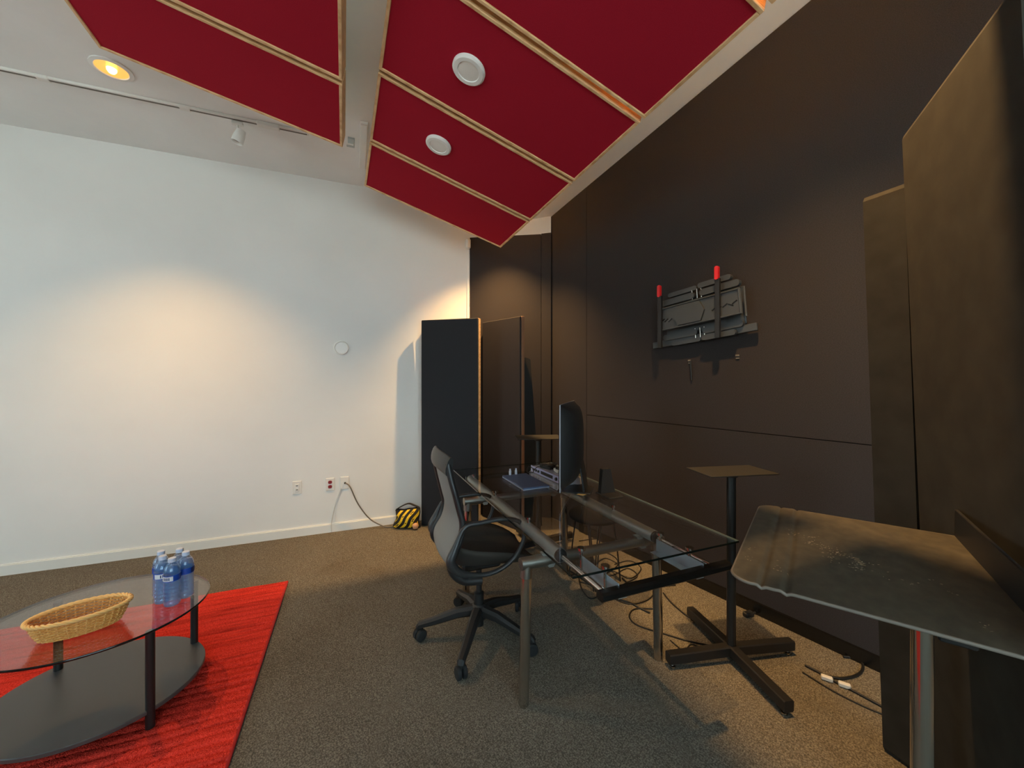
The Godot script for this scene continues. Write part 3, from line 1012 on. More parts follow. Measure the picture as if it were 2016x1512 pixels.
	bx(s, Vector3(0.04, 0.004, -0.05), Vector3(0.20, 0.008, 0.18), 0.003)
	part("stand_foot", s, M.black_plastic, mo)

	# folded slate laptop
	var lp := thing("laptop", "closed slate blue laptop lying on the glass desk", "laptop", P(0.085, 0.739, 2.605), 0.0)
	lp.rotation.y = 0.40
	s = mb()
	bx(s, Vector3(0, 0.009, 0), Vector3(0.185, 0.010, 0.355), 0.003)
	part("lid", s, M.slate, lp)
	s = mb()
	bx(s, Vector3(0, 0.003, 0), Vector3(0.183, 0.006, 0.353), 0.002)
	part("base", s, M.slate_edge, lp)

	# rack unit with front sockets
	var rk := thing("rack_unit", "silver one-unit audio rack device with cables on top, behind the laptop", "audio device", P(0.262, 0.739, 2.70), 0.0)
	rk.rotation.y = 0.44
	s = mb()
	bx(s, Vector3(0.05, 0.025, 0), Vector3(0.13, 0.044, 0.44), 0.002)
	part("case", s, M.silver, rk)
	s = mb()
	bx(s, Vector3(-0.018, 0.025, 0), Vector3(0.006, 0.046, 0.482), 0.001)
	part("front_plate", s, M.lavender, rk)
	for q in [[-0.19, 0.009], [-0.155, 0.009], [-0.12, 0.009], [0.12, 0.012], [0.17, 0.012]]:
		s = mb()
		lathe(s, [Vector2(0.0, 0.0), Vector2(q[1], 0.0), Vector2(q[1] * 0.9, 0.009), Vector2(0.0, 0.009)], 14, Transform3D(Basis(Vector3(0, 0, 1), PI / 2), Vector3(-0.021, 0.026, q[0])))
		part("knob", s, M.black_plastic, rk)
	s = mb()
	bx(s, Vector3(-0.0215, 0.026, -0.01), Vector3(0.003, 0.022, 0.16), 0.001)
	part("display", s, M.plate_dark, rk)
	for q in [0.23, -0.23]:
		s = mb()
		bx(s, Vector3(-0.022, 0.025, q), Vector3(0.004, 0.03, 0.008), 0.001)
		part("ear", s, M.silver, rk)

	# clutter on the rack unit
	var rng := RandomNumberGenerator.new()
	rng.seed = 9
	var box_names := [["power_brick", "black power brick lying on the silver rack device", Vector3(0.04, 0.047, -0.10), Vector3(0.06, 0.032, 0.11), M.black_plastic],
		["adapter_box", "pale adapter box lying on the silver rack device", Vector3(0.05, 0.047, 0.03), Vector3(0.05, 0.022, 0.08), M.cable_white],
		["remote_box", "small cream plastic box at the far end of the rack device", Vector3(0.07, 0.047, -0.185), Vector3(0.05, 0.02, 0.045), M.plate]]
	for q in box_names:
		var o := thing(q[0], q[1], "box", rk.transform * q[2], rk.rotation.y + rng.randf_range(-0.3, 0.3))
		s = mb()
		bx(s, Vector3(0, q[3].y / 2, 0), q[3], 0.005)
		part("shell", s, q[4], o)
		s = mb()
		bx(s, Vector3(0, q[3].y + 0.0005, 0), Vector3(q[3].x * 0.6, 0.001, q[3].z * 0.5), 0.0)
		part("sticker", s, M.cable_grey, o)
	var ctop := []
	for i in 14:
		ctop.append(rk.transform * Vector3(0.045 + 0.045 * sin(i * 1.9) + rng.randf_range(-0.015, 0.015), 0.06 + 0.028 * absf(sin(i * 1.3)), -0.17 + 0.026 * i))
	s = mb()
	tube(s, spline(ctop, 5), 0.0035, 7)
	tag(part("cable", s, M.cable, self), "black cable tangled on top of the silver rack device", "cable", "loose cables")
	var front_loop := []
	for q in [[-0.028, 0.03, -0.19], [-0.06, 0.05, -0.2], [-0.09, 0.02, -0.17], [-0.07, 0.023, -0.12], [-0.05, 0.03, -0.14], [-0.03, 0.06, -0.12], [0.02, 0.075, -0.08], [0.06, 0.056, -0.02]]:
		front_loop.append(rk.transform * Vector3(q[0], q[1], q[2]))
	s = mb()
	tube(s, spline(front_loop, 5), 0.003, 7)
	tag(part("cable", s, M.cable, self), "thin black cable looping over the laptop from the rack device", "cable", "loose cables")
	# pale plug standing at the back of the laptop
	var pg := thing("cable_plug", "pair of pale metal plugs at the far corner of the laptop", "plug", P(0.01, 0.753, 2.76), 0.4)
	for x in [-0.025, 0.02]:
		s = mb()
		lathe(s, [Vector2(0.0, 0.0), Vector2(0.009, 0.0), Vector2(0.009, 0.028), Vector2(0.006, 0.03), Vector2(0.006, 0.042), Vector2(0.0, 0.043)], 12, Transform3D(Basis(), Vector3(x, 0, 0)))
		part("barrel", s, M.silver, pg)
	# small black speaker wedge on the desk behind the monitor
	var wd := thing("speaker_wedge", "small black wedge stand behind the monitor on the desk", "stand", desk_at(0.80, 0.70, 0.739), TURN)
	s = mb()
	prism(s, [Vector2(-0.05, 0), Vector2(0.055, 0), Vector2(0.02, 0.15), Vector2(-0.035, 0.15)], 0.03, Transform3D(Basis(), Vector3(0, 0, 0)))
	part("body", s, M.black_plastic, wd)
	s = mb()
	bx(s, Vector3(-0.005, 0.004, 0.05), Vector3(0.10, 0.008, 0.14), 0.002)
	part("foot", s, M.black_plastic, wd)
	var sl := thing("paper_slip", "small cream slip of paper lying beside the monitor foot", "paper", desk_at(0.83, 0.56, 0.7395), 0.9)
	s = mb()
	prism(s, [Vector2(-0.03, -0.02), Vector2(0.035, -0.024), Vector2(0.03, 0.02), Vector2(-0.026, 0.024)], 0.001, Transform3D(Basis(Vector3(1, 0, 0), -PI / 2), Vector3.ZERO))
	part("sheet", s, M.wicker_pale, sl)

	# stool tucked under the desk's far side
	var so := thing("stool", "round black padded stool on thin wire legs under the glass desk", "stool", P(0.59, 0, 2.80), 0.2)
	s = mb()
	lathe_soft(s, [Vector2(0.0, 0.435), Vector2(0.165, 0.435), Vector2(0.178, 0.443), Vector2(0.182, 0.455), Vector2(0.176, 0.47), Vector2(0.15, 0.478), Vector2(0.0, 0.48)], 36)
	part("seat", s, M.seat_slate, so)
	for k in 4:
		s = mb()
		var w := TAU * k / 4 + 0.4
		var d := Vector3(cos(w), 0, sin(w))
		var e := Vector3(-sin(w), 0, cos(w))
		tube(s, spline([d * 0.13 + e * 0.045 + Vector3.UP * 0.436, d * 0.16 + e * 0.022 + Vector3.UP * 0.2, d * 0.178 + e * 0.008 + Vector3.UP * 0.012, d * 0.178 - e * 0.008 + Vector3.UP * 0.012, d * 0.16 - e * 0.022 + Vector3.UP * 0.2, d * 0.13 - e * 0.045 + Vector3.UP * 0.436], 4), 0.005, 8)
		part("leg", s, M.black_metal, so)
	s = mb()
	tube(s, range(28).map(func(i): return Vector3(cos(TAU * i / 28) * 0.165, 0.13, sin(TAU * i / 28) * 0.165)), 0.004, 8, true)
	part("foot_ring", s, M.black_metal, so)

# ---------------------------------------------------------------- chair
func build_chair() -> void:
	# local x = the way the sitter faces, z = towards the camera
	var t := thing("office_chair", "black mesh office chair on five casters pushed up to the desk", "chair", P(-0.184, 0, 2.176), TURN)
	var prof := spline([Vector3(-0.215, 1.005, 0), Vector3(-0.2, 0.92, 0), Vector3(-0.17, 0.80, 0), Vector3(-0.15, 0.71, 0), Vector3(-0.165, 0.63, 0), Vector3(-0.205, 0.56, 0), Vector3(-0.205, 0.50, 0), Vector3(-0.15, 0.445, 0), Vector3(-0.06, 0.43, 0)], 5)
	var hw := func(y: float) -> float: return 0.20 + 0.025 * clampf((0.9 - y) / 0.4, 0, 1) - 0.03 * clampf((y - 0.88) / 0.14, 0, 1)
	# back frame: two side rails and the rounded head
	for sz in [-1, 1]:
		var s := mb()
		var pts := []
		var sc := []
		for i in prof.size():
			var p: Vector3 = prof[i]
			pts.append(Vector3(p.x, p.y, sz * hw.call(p.y)))
			sc.append(1.0 + 0.5 * clampf((0.62 - p.y) / 0.15, 0, 1))
		sweep(s, pts, ring2(0.021, 12, 0.016), Vector3(0, 0, 1), sc)
		part("back_rail", s, M.black_plastic, t)
	var s := mb()
	var head := []
	for i in 13:
		var a := float(i) / 12 * 2 - 1
		head.append(Vector3(-0.21 + 0.022 * (1 - a * a) * -1.0, 0.992 + 0.012 * (1 - pow(absf(a), 3)), a * 0.19))
	sweep(s, head, ring2(0.048, 14, 0.018), Vector3(0.2, 1, 0).normalized())
	part("head_rail", s, M.grey_plastic, t)
	# mesh stretched between the rails
	s = mb()
	s.set_smooth_group(1)
	var rows := []
	for i in range(1, 31):
		var p: Vector3 = prof[i]
		var row := []
		for j in 11:
			var a := float(j) / 10 * 2 - 1
			row.append(Vector3(p.x - 0.022 * (1 - a * a), p.y, a * (hw.call(p.y) - 0.004)))
		rows.append(row)
	for i in rows.size() - 1:
		for j in 10:
			quad(s, rows[i][j], rows[i][j + 1], rows[i + 1][j + 1], rows[i + 1][j], Vector3(-1, 0, 0))
	part("back_mesh", s, M.mesh_grey, t)
	# seat: a shallow bucket with a rounded front
	s = mb()
	s.set_smooth_group(1)
	var top := []
	var bot := []
	for i in 17:
		var a := float(i) / 16
		var x := -0.17 + 0.45 * a
		var w := 0.235 * sqrt(maxf(0.02, 1 - pow(absf(a * 2 - 1), 4.0) * 0.55))
		var r0 := []
		var r1 := []
		for j in 15:
			var b := float(j) / 14 * 2 - 1
			var y := 0.452 + 0.105 * pow(absf(b), 2.6) * (1.0 - 0.75 * a * a) + 0.03 * pow(1 - a, 3) + 0.012 * a - 0.03 * pow(a, 6)
			r0.append(Vector3(x, y, b * w))
			r1.append(Vector3(x, y - 0.03 - 0.012 * (1 - b * b), b * w * 0.97))
		top.append(r0)
		bot.append(r1)
	for i in 16:
		for j in 14:
			quad(s, top[i][j], top[i][j + 1], top[i + 1][j + 1], top[i + 1][j], Vector3.UP)
			quad(s, bot[i][j], bot[i][j + 1], bot[i + 1][j + 1], bot[i + 1][j], Vector3.DOWN)
	for i in 16:
		quad(s, top[i][0], top[i + 1][0], bot[i + 1][0], bot[i][0], Vector3(0, 0, -1))
		quad(s, top[i][14], top[i + 1][14], bot[i + 1][14], bot[i][14], Vector3(0, 0, 1))
	for j in 14:
		quad(s, top[0][j], top[0][j + 1], bot[0][j + 1], bot[0][j], Vector3(-1, 0, 0))
		quad(s, top[16][j], top[16][j + 1], bot[16][j + 1], bot[16][j], Vector3(1, 0, 0))
	part("seat", s, M.mesh_dark, t)
	# loop arms
	for sz in [-1, 1]:
		s = mb()
		var lp := spline([Vector3(-0.145, 0.70, 0), Vector3(-0.195, 0.61, 0), Vector3(-0.215, 0.54, 0), Vector3(-0.15, 0.475, 0), Vector3(-0.01, 0.452, 0), Vector3(0.1, 0.50, 0), Vector3(0.165, 0.6, 0), Vector3(0.15, 0.685, 0), Vector3(0.06, 0.715, 0), Vector3(-0.06, 0.712, 0)], 5, true)
		var pts := []
		var sc := []
		for p in lp:
			pts.append(Vector3(p.x, p.y, sz * (0.232 + 0.012 * sin(clampf((p.y - 0.45) / 0.26, 0, 1) * PI))))
			var fat := 1.0 + 1.1 * clampf((-p.x - 0.08) / 0.12, 0, 1) * clampf((0.66 - p.y) / 0.1, 0, 1)
			sc.append(fat)
		sweep(s, pts, ring2(0.013, 12, 0.011), Vector3(0, 0, 1), sc, true)
		part("arm_loop", s, M.grey_plastic, t)
	# tilt box, gas column, five-star base
	s = mb()
	bx(s, Vector3(0.0, 0.415, 0), Vector3(0.22, 0.045, 0.14), 0.012)
	part("tilt_box", s, M.black_plastic, t)
	s = mb()
	lathe(s, [Vector2(0.0, 0.06), Vector2(0.026, 0.06), Vector2(0.027, 0.24), Vector2(0.016, 0.245), Vector2(0.016, 0.40), Vector2(0.0, 0.40)], 20)
	part("gas_column", s, M.black_plastic, t)
	s = mb()
	lathe(s, [Vector2(0.0, 0.10), Vector2(0.04, 0.10), Vector2(0.045, 0.115), Vector2(0.04, 0.17), Vector2(0.03, 0.18), Vector2(0.0, 0.18)], 20)
	part("hub", s, M.black_plastic, t)
	var wheel := mb()
	lathe(wheel, [Vector2(0.0, 0.0), Vector2(0.025, 0.0), Vector2(0.031, 0.004), Vector2(0.031, 0.018), Vector2(0.025, 0.022), Vector2(0.0, 0.022)], 20, Transform3D(Basis(Vector3(1, 0, 0), PI / 2), Vector3.ZERO))
	wheel.generate_normals(); wheel.index()
	var wheel_mesh := wheel.commit()
	for k in 5:
		var w := deg_to_rad(187.0 + 72.6 * k) - TURN      # angle in plan, turned into the chair's frame
		var d := Vector3(cos(w), 0, -sin(w))
		s = mb()
		sweep(s, [d * 0.03 + Vector3.UP * 0.145, d * 0.12 + Vector3.UP * 0.135, d * 0.25 + Vector3.UP * 0.098, d * 0.325 + Vector3.UP * 0.082, d * 0.335 + Vector3.UP * 0.07], rect2(0.046, 0.046, 0.012), Vector3.UP, [Vector2(1.25, 1.3), Vector2(1.1, 1.1), Vector2(0.85, 0.9), Vector2(0.7, 0.8), Vector2(0.5, 0.7)], false, false)
		var leg := part("base_leg", s, M.black_plastic, t)
		s = mb()
		tube(s, [d * 0.322 + Vector3.UP * 0.03, d * 0.322 + Vector3.UP * 0.085], 0.011, 10)
		bx(s, d * 0.322 + Vector3.UP * 0.04, Vector3(0.012, 0.03, 0.012), 0.003)
		part("caster_fork", s, M.black_plastic, leg)
		var sp := 0.4 + 1.3 * k
		var side := Basis(Vector3.UP, sp)
		for q in [-0.026, 0.004]:
			copy_part("wheel", wheel_mesh, M.rubber if k != 3 else M.rubber, leg, Transform3D(side, d * 0.322 + Vector3.UP * 0.031 + side * Vector3(0, 0, q)))

# ---------------------------------------------------------------- plate stands
func stand(label: String, at: Vector3, turn: float, h: float, plate_turn: float, w := 0.37, dp := 0.2) -> void:
	var t := thing("plate_stand", label, "stand", at, turn, "black steel plate stands")
	var s := mb()
	bx(s, Vector3(0, h - 0.003, 0), Vector3(w, 0.006, dp), 0.0015, Basis(Vector3.UP, plate_turn - turn))
	part("top_plate", s, M.felt_metal, t)
	s = mb()
	tube(s, [Vector3(0, 0.06, 0), Vector3(0, h - 0.005, 0)], 0.0215, 18)
	part("pole", s, M.black_metal, t)
	s = mb()
	lathe(s, [Vector2(0.0, h - 0.03), Vector2(0.03, h - 0.03), Vector2(0.045, h - 0.006), Vector2(0.0, h - 0.006)], 18)
	part("collar", s, M.black_metal, t)
	for k in 4:
		var w2 := PI / 2 * k
		var d := Vector3(cos(w2), 0, sin(w2))
		s = mb()
		sweep(s, [d * (0.0 if k % 2 == 0 else 0.02) + Vector3.UP * 0.058, d * 0.345 + Vector3.UP * 0.05], rect2(0.05, 0.046, 0.005), Vector3.UP, [], false, false)
		var f := part("foot_bar", s, M.black_metal, t)
		s = mb()
		lathe(s, [Vector2(0.0, 0.0), Vector2(0.014, 0.0), Vector2(0.014, 0.01), Vector2(0.006, 0.012), Vector2(0.006, 0.03), Vector2(0.0, 0.03)], 12, Transform3D(Basis(), d * 0.32))
		part("levelling_foot", s, M.chrome, f)

func build_stands() -> void:
	M.felt_metal = mat(Color(0.115, 0.107, 0.095), 0.75, 0.0)
	stand("black steel stand with square plate and cross foot, between desk and scuffed table", P(1.11, 0, 1.98), 0.15, 0.962, 0.165)
	stand("black steel stand with square plate beyond the far end of the desk", P(0.222, 0, 3.30), 0.5, 0.94, 0.1, 0.38, 0.24)

# ---------------------------------------------------------------- scuffed table at the right
func build_front_table() -> void:
	# local x along the front, z towards the camera; the top is a moulded sheet
	var t := thing("scuffed_table", "dark worn table top with two moulded ribs on a chrome leg", "table", P(0.499, 0, 0.898), -0.6576)
	var h := 0.97
	var w := 0.475
	var d := 0.66
	var height := func(x: float) -> float:
		var y := 0.0
		for c in [0.062, 0.107]:
			y -= 0.0045 * exp(-pow((x - c) / 0.005, 2.0))
			y += 0.001 * exp(-pow((x - c + 0.012) / 0.006, 2.0))
		return y
	var nx := 90
	var nz := 24
	var inset := func(x: float) -> float:     # rounded corners
		var r := 0.045
		if x < r:
			return r - sqrt(maxf(0.0, r * r - (r - x) * (r - x)))
		return 0.0
	var s := mb()
	var under := mb()
	for st in [s, under]:
		st.set_smooth_group(1)
	var grid := []
	for i in nx + 1:
		var x: float = w * pow(float(i) / nx, 1.35)
		var row := []
		for j in nz + 1:
			var f := float(j) / nz
			var ins: float = inset.call(x)
			row.append(Vector3(x, h + height.call(x), -(ins + (d - 2 * ins) * f)))
		grid.append(row)
	for i in nx:
		for j in nz:
			var q := [grid[i][j], grid[i + 1][j], grid[i + 1][j + 1], grid[i][j + 1]]
			# uv by hand: across the top
			var order := [0, 1, 2, 0, 2, 3]
			if (q[0] - q[2]).cross(q[0] - q[1]).y < 0:
				order = [0, 2, 1, 0, 3, 2]
			for k in order:
				s.set_uv(Vector2(q[k].x / w, 1.0 + q[k].z / d))
				s.add_vertex(q[k])
			var dn := Vector3(0, -0.007, 0)
			quad(under, q[0] + dn, q[1] + dn, q[2] + dn, q[3] + dn, Vector3.DOWN)
	part("top_sheet", s, M.scuffed, t)
	part("under_sheet", under, M.black_plastic, t)
	# pale worn rim round the sheet
	var rim := []
	for i in range(nx, -1, -1):
		rim.append(grid[i][0] + Vector3(0, -0.0035, 0))
	for i in nx + 1:
		rim.append(grid[i][nz] + Vector3(0, -0.0035, 0))
	s = mb()
	tube(s, rim, 0.0038, 8)
	part("edge_rim", s, M.cable_grey, t)
	# upstand along the right side
	s = mb()
	bx(s, Vector3(w + 0.004, h + 0.035, -d / 2), Vector3(0.008, 0.085, d), 0.002)
	part("upstand", s, M.black_plastic, t)
	for q in [[0.315, -0.03], [0.39, -0.6]]:
		s = mb()
		lathe(s, [Vector2(0.0, 0.0), Vector2(0.0145, 0.0), Vector2(0.0145, h - 0.012), Vector2(0.022, h - 0.011), Vector2(0.022, h - 0.008), Vector2(0.0, h - 0.008)], 20, Transform3D(Basis(), Vector3(q[0], 0, q[1])))
		part("leg", s, M.chrome, t)
	s = mb()
	bx(s, Vector3(0.36, h - 0.02, -d / 2), Vector3(0.05, 0.022, d * 0.9), 0.003)
	part("cross_rail", s, M.black_metal, t)

# ---------------------------------------------------------------- rug, coffee table and what stands on it
func build_coffee() -> void:
	# rug with raised ribs running along the white wall's direction
	var rg := thing("rug", "bright red ribbed rug under the coffee table", "rug", P(-1.572, 0, 2.733), TURN)
	var s := mb()
	var rng := RandomNumberGenerator.new()
	rng.seed = 4
	var nz := FastNoiseLite.new()
	nz.seed = 8
	nz.frequency = 1.0
	var w := 2.0
	var d := 2.6
	var ni := 40
	var nj := 460
	s.set_smooth_group(1)
	var tone := []
	var grid := []
	for j in nj + 1:
		var z := d * j / nj
		var row := []
		for i in ni + 1:
			var x := -w * i / ni
			var warp := 0.012 * nz.get_noise_2d(x * 1.2, z * 1.5)
			var zz := z + warp
			var ph := zz / 0.046 + 0.6 * nz.get_noise_2d(3.0, zz * 2.0)
			var groove := pow(0.5 + 0.5 * cos(ph * TAU), 5.0)
			var deep := 0.25 + 0.75 * smoothstep(-0.35, 0.45, nz.get_noise_2d(x * 1.1 + 9.0, roundf(ph) * 7.3))
			var y := 0.020 - 0.0175 * groove * deep + 0.0015 * nz.get_noise_2d(x * 30.0, z * 30.0) + 0.0015 * nz.get_noise_2d(x * 4.0, z * 60.0)
			row.append(Vector3(x, y, z))
			var dye := 1.0 - 0.62 * smoothstep(-0.1, 0.5, nz.get_noise_2d(x * 1.3 + 20.0, zz * 26.0)) * (0.5 + 0.5 * nz.get_noise_2d(x * 9.0, zz * 40.0))
			tone.append(Color(dye, dye, dye))
		grid.append(row)
	for j in nj:
		for i in ni:
			var q := [[j, i], [j + 1, i + 1], [j, i + 1], [j, i], [j + 1, i], [j + 1, i + 1]]
			for k in q:
				s.set_color(tone[k[0] * (ni + 1) + k[1]])
				s.add_vertex(grid[k[0]][k[1]])
	part("pile", s, M.rug, rg)
	s = mb()
	tube(s, [Vector3(0, 0.009, 0), Vector3(0, 0.009, d)], 0.009, 8)
	part("binding", s, M.rug_edge, rg)
	s = mb()
	tube(s, [Vector3(0, 0.006, 0), Vector3(-w, 0.006, 0)], 0.006, 8)
	part("binding", s, M.rug_edge, rg)

	# round two-tier table
	var c := Vector3(-1.775, 0, -1.688)
	var t := thing("coffee_table", "round glass coffee table with charcoal lower shelf and black legs", "table", c, 0.34)
	var base := 0.0225
	var el := Transform3D(Basis(Vector3(1.05, 0, 0), Vector3.UP, Vector3(0, 0, 0.955)), Vector3.ZERO)
	s = mb()
	lathe(s, [Vector2(0.0, 0.410), Vector2(0.357, 0.410), Vector2(0.357, 0.42), Vector2(0.0, 0.42)], 72, el)
	part("glass_top", s, M.glass_smoke, t)
	s = mb()
	lathe_soft(s, [Vector2(0.3568, 0.4102), Vector2(0.3592, 0.4125), Vector2(0.3592, 0.4175), Vector2(0.3568, 0.4198)], 72, el)
	part("glass_edge", s, M.glass_edge, t)
	s = mb()
	lathe(s, [Vector2(0.0, 0.082), Vector2(0.339, 0.082), Vector2(0.342, 0.085), Vector2(0.342, 0.097), Vector2(0.339, 0.1), Vector2(0.0, 0.1)], 72, el)
	part("lower_shelf", s, M.shelf, t)
	for q in [[-1.457, 1.575], [-1.60, 1.97], [-2.07, 1.784], [-1.94, 1.395]]:
		s = mb()
		var p := t.transform.affine_inverse() * P(q[0], 0, q[1])
		lathe(s, [Vector2(0.0, base), Vector2(0.0155, base), Vector2(0.0155, 0.4095), Vector2(0.0, 0.4095)], 18, Transform3D(Basis(), Vector3(p.x, 0, p.z)))
		part("leg", s, M.black_metal, t)

	# oval wicker basket
	var bk := thing("wicker_basket", "empty oval honey coloured wicker basket on the glass table", "basket", P(-1.722, 0.42, 1.562), 0.69)
	var rim_a := 0.140; var rim_b := 0.082
	var bot_a := 0.112; var bot_b := 0.056
	var hgt := 0.075
	var ring_at := func(f: float, grow: float) -> Array:
		var a: float = lerpf(bot_a, rim_a, f) + grow
		var b: float = lerpf(bot_b, rim_b, f) + grow
		return range(96).map(func(i): return Vector3(cos(TAU * i / 96) * a, 0.004 + hgt * f, sin(TAU * i / 96) * b))
	s = mb()
	lathe(s, [Vector2(0.0, 0.004), Vector2(1.0, 0.004), Vector2(1.0, 0.008), Vector2(0.0, 0.008)], 48, Transform3D(Basis(Vector3(bot_a, 0, 0), Vector3.UP, Vector3(0, 0, bot_b)), Vector3.ZERO))
	part("bottom", s, M.wicker, bk)
	# upright stakes
	for k in 32:
		s = mb()
		var w0 := TAU * k / 32
		var p0 := Vector3(cos(w0) * bot_a, 0.005, sin(w0) * bot_b)
		var p1 := Vector3(cos(w0) * rim_a, hgt, sin(w0) * rim_b)
		tube(s, [p0, p0.lerp(p1, 0.5) + Vector3(cos(w0), 0, sin(w0)) * 0.003, p1], 0.0026, 6)
		part("stake", s, M.wicker_pale, bk)
	# woven rows weaving in and out of the stakes
	for r in 13:
		s = mb()
		var f := (r + 0.5) / 13.0
		var pts := []
		for i in 128:
			var w0 := TAU * i / 128
			var wave := 0.0028 * cos(w0 * 16.0 + PI * r)
			var a: float = lerpf(bot_a, rim_a, f) + 0.003 * sin(PI * f) + wave
			var b: float = lerpf(bot_b, rim_b, f) + 0.003 * sin(PI * f) + wave
			pts.append(Vector3(cos(w0) * a, 0.006 + hgt * f, sin(w0) * b))
		tube(s, pts, 0.0027, 6, true)
		part("woven_row", s, M.wicker, bk)
	# plaited rim
	for k in 3:
		s = mb()
		var pts := []
		for i in 160:
			var w0 := TAU * i / 160
			var tw := w0 * 14.0 + TAU * k / 3
			pts.append(Vector3(cos(w0) * (rim_a + 0.004 + 0.005 * cos(tw)), hgt + 0.006 + 0.004 * sin(tw), sin(w0) * (rim_b + 0.004 + 0.005 * cos(tw))))
		tube(s, pts, 0.0045, 7, true)
		part("rim_strand", s, M.wicker_pale, bk)

	# water bottles
	var spots := [[-1.513, 1.741, "nearest, with the white label towards the camera"], [-1.574, 1.762, "front left, with a white and blue label"], [-1.626, 1.812, "rearmost on the left, mostly hidden"], [-1.506, 1.806, "right, with the navy label in front"], [-1.562, 1.838, "rearmost on the right, only its cap showing clearly"]]
	var proto: Node3D = null
	for i in spots.size():
		var q: Array = spots[i]
		var label: String = "blue plastic water bottle, " + q[2]
		if proto == null:
			proto = make_bottle(label)
			proto.position = P(q[0], 0.42, q[1])
		else:
			var b := proto.duplicate()
			b.name = numbered("water_bottle")
			add_child(b)
			b.position = P(q[0], 0.42, q[1])
			b.rotation.y = i * 0.8
			b.set_meta("label", label)
			if i == 3:
				(b.get_node("label_panel") as MeshInstance3D).material_override = M.label_navy

func make_bottle(label: String) -> Node3D:
	var t := thing("water_bottle", label, "bottle", Vector3.ZERO, 0.0, "water bottles on the coffee table")
	var outline := [Vector2(0.0, 0.003), Vector2(0.022, 0.0), Vector2(0.028, 0.004), Vector2(0.0305, 0.012)]
	for k in 5:
		var y := 0.02 + k * 0.017
		outline.append_array([Vector2(0.0305, y), Vector2(0.0288, y + 0.005), Vector2(0.0305, y + 0.010)])
	outline.append_array([Vector2(0.0298, 0.108), Vector2(0.0298, 0.142), Vector2(0.0305, 0.146), Vector2(0.0295, 0.157), Vector2(0.025, 0.172), Vector2(0.018, 0.183), Vector2(0.0125, 0.189), Vector2(0.0118, 0.196)])
	var s := mb()
	lathe_soft(s, outline, 28)
	part("body", s, M.bottle, t)
	var fill := [Vector2(0.0, 0.006)]
	for q in outline:
		if q.y > 0.004 and q.y < 0.18:
			fill.append(Vector2(q.x - 0.0012, q.y))
	fill.append(Vector2(0.0, 0.176))
	s = mb()
	lathe_soft(s, fill, 28)
	part("water", s, M.water, t)
	s = mb()
	lathe(s, [Vector2(0.0302, 0.113), Vector2(0.0308, 0.113), Vector2(0.0308, 0.139), Vector2(0.0302, 0.139)], 28)
	part("label_band", s, M.label_blue, t)
	s = mb()
	s.set_smooth_group(1)
	for i in 14:
		var w0 := 0.75 + 1.9 * i / 14
		var w1 := 0.75 + 1.9 * (i + 1) / 14
		var d0 := Vector3(cos(w0), 0, sin(w0)) * 0.0312
		var d1 := Vector3(cos(w1), 0, sin(w1)) * 0.0312
		quad(s, d0 + Vector3.UP * 0.116, d1 + Vector3.UP * 0.116, d1 + Vector3.UP * 0.136, d0 + Vector3.UP * 0.136, d0)
	part("label_panel", s, M.label_white, t)
	s = mb()
	for i in 4:
		var w0 := 1.2 + 0.22 * i
		bx(s, Vector3(cos(w0) * 0.0313, 0.126, sin(w0) * 0.0313), Vector3(0.0035, 0.012, 0.0012), 0.0, Basis(Vector3.UP, PI / 2 - w0))
	part("label_print", s, M.label_navy, t)
	s = mb()
	lathe(s, [Vector2(0.0118, 0.192), Vector2(0.0145, 0.192), Vector2(0.0145, 0.206), Vector2(0.0135, 0.208), Vector2(0.0, 0.208)], 20)
	part("cap", s, M.cap, t)
	return t

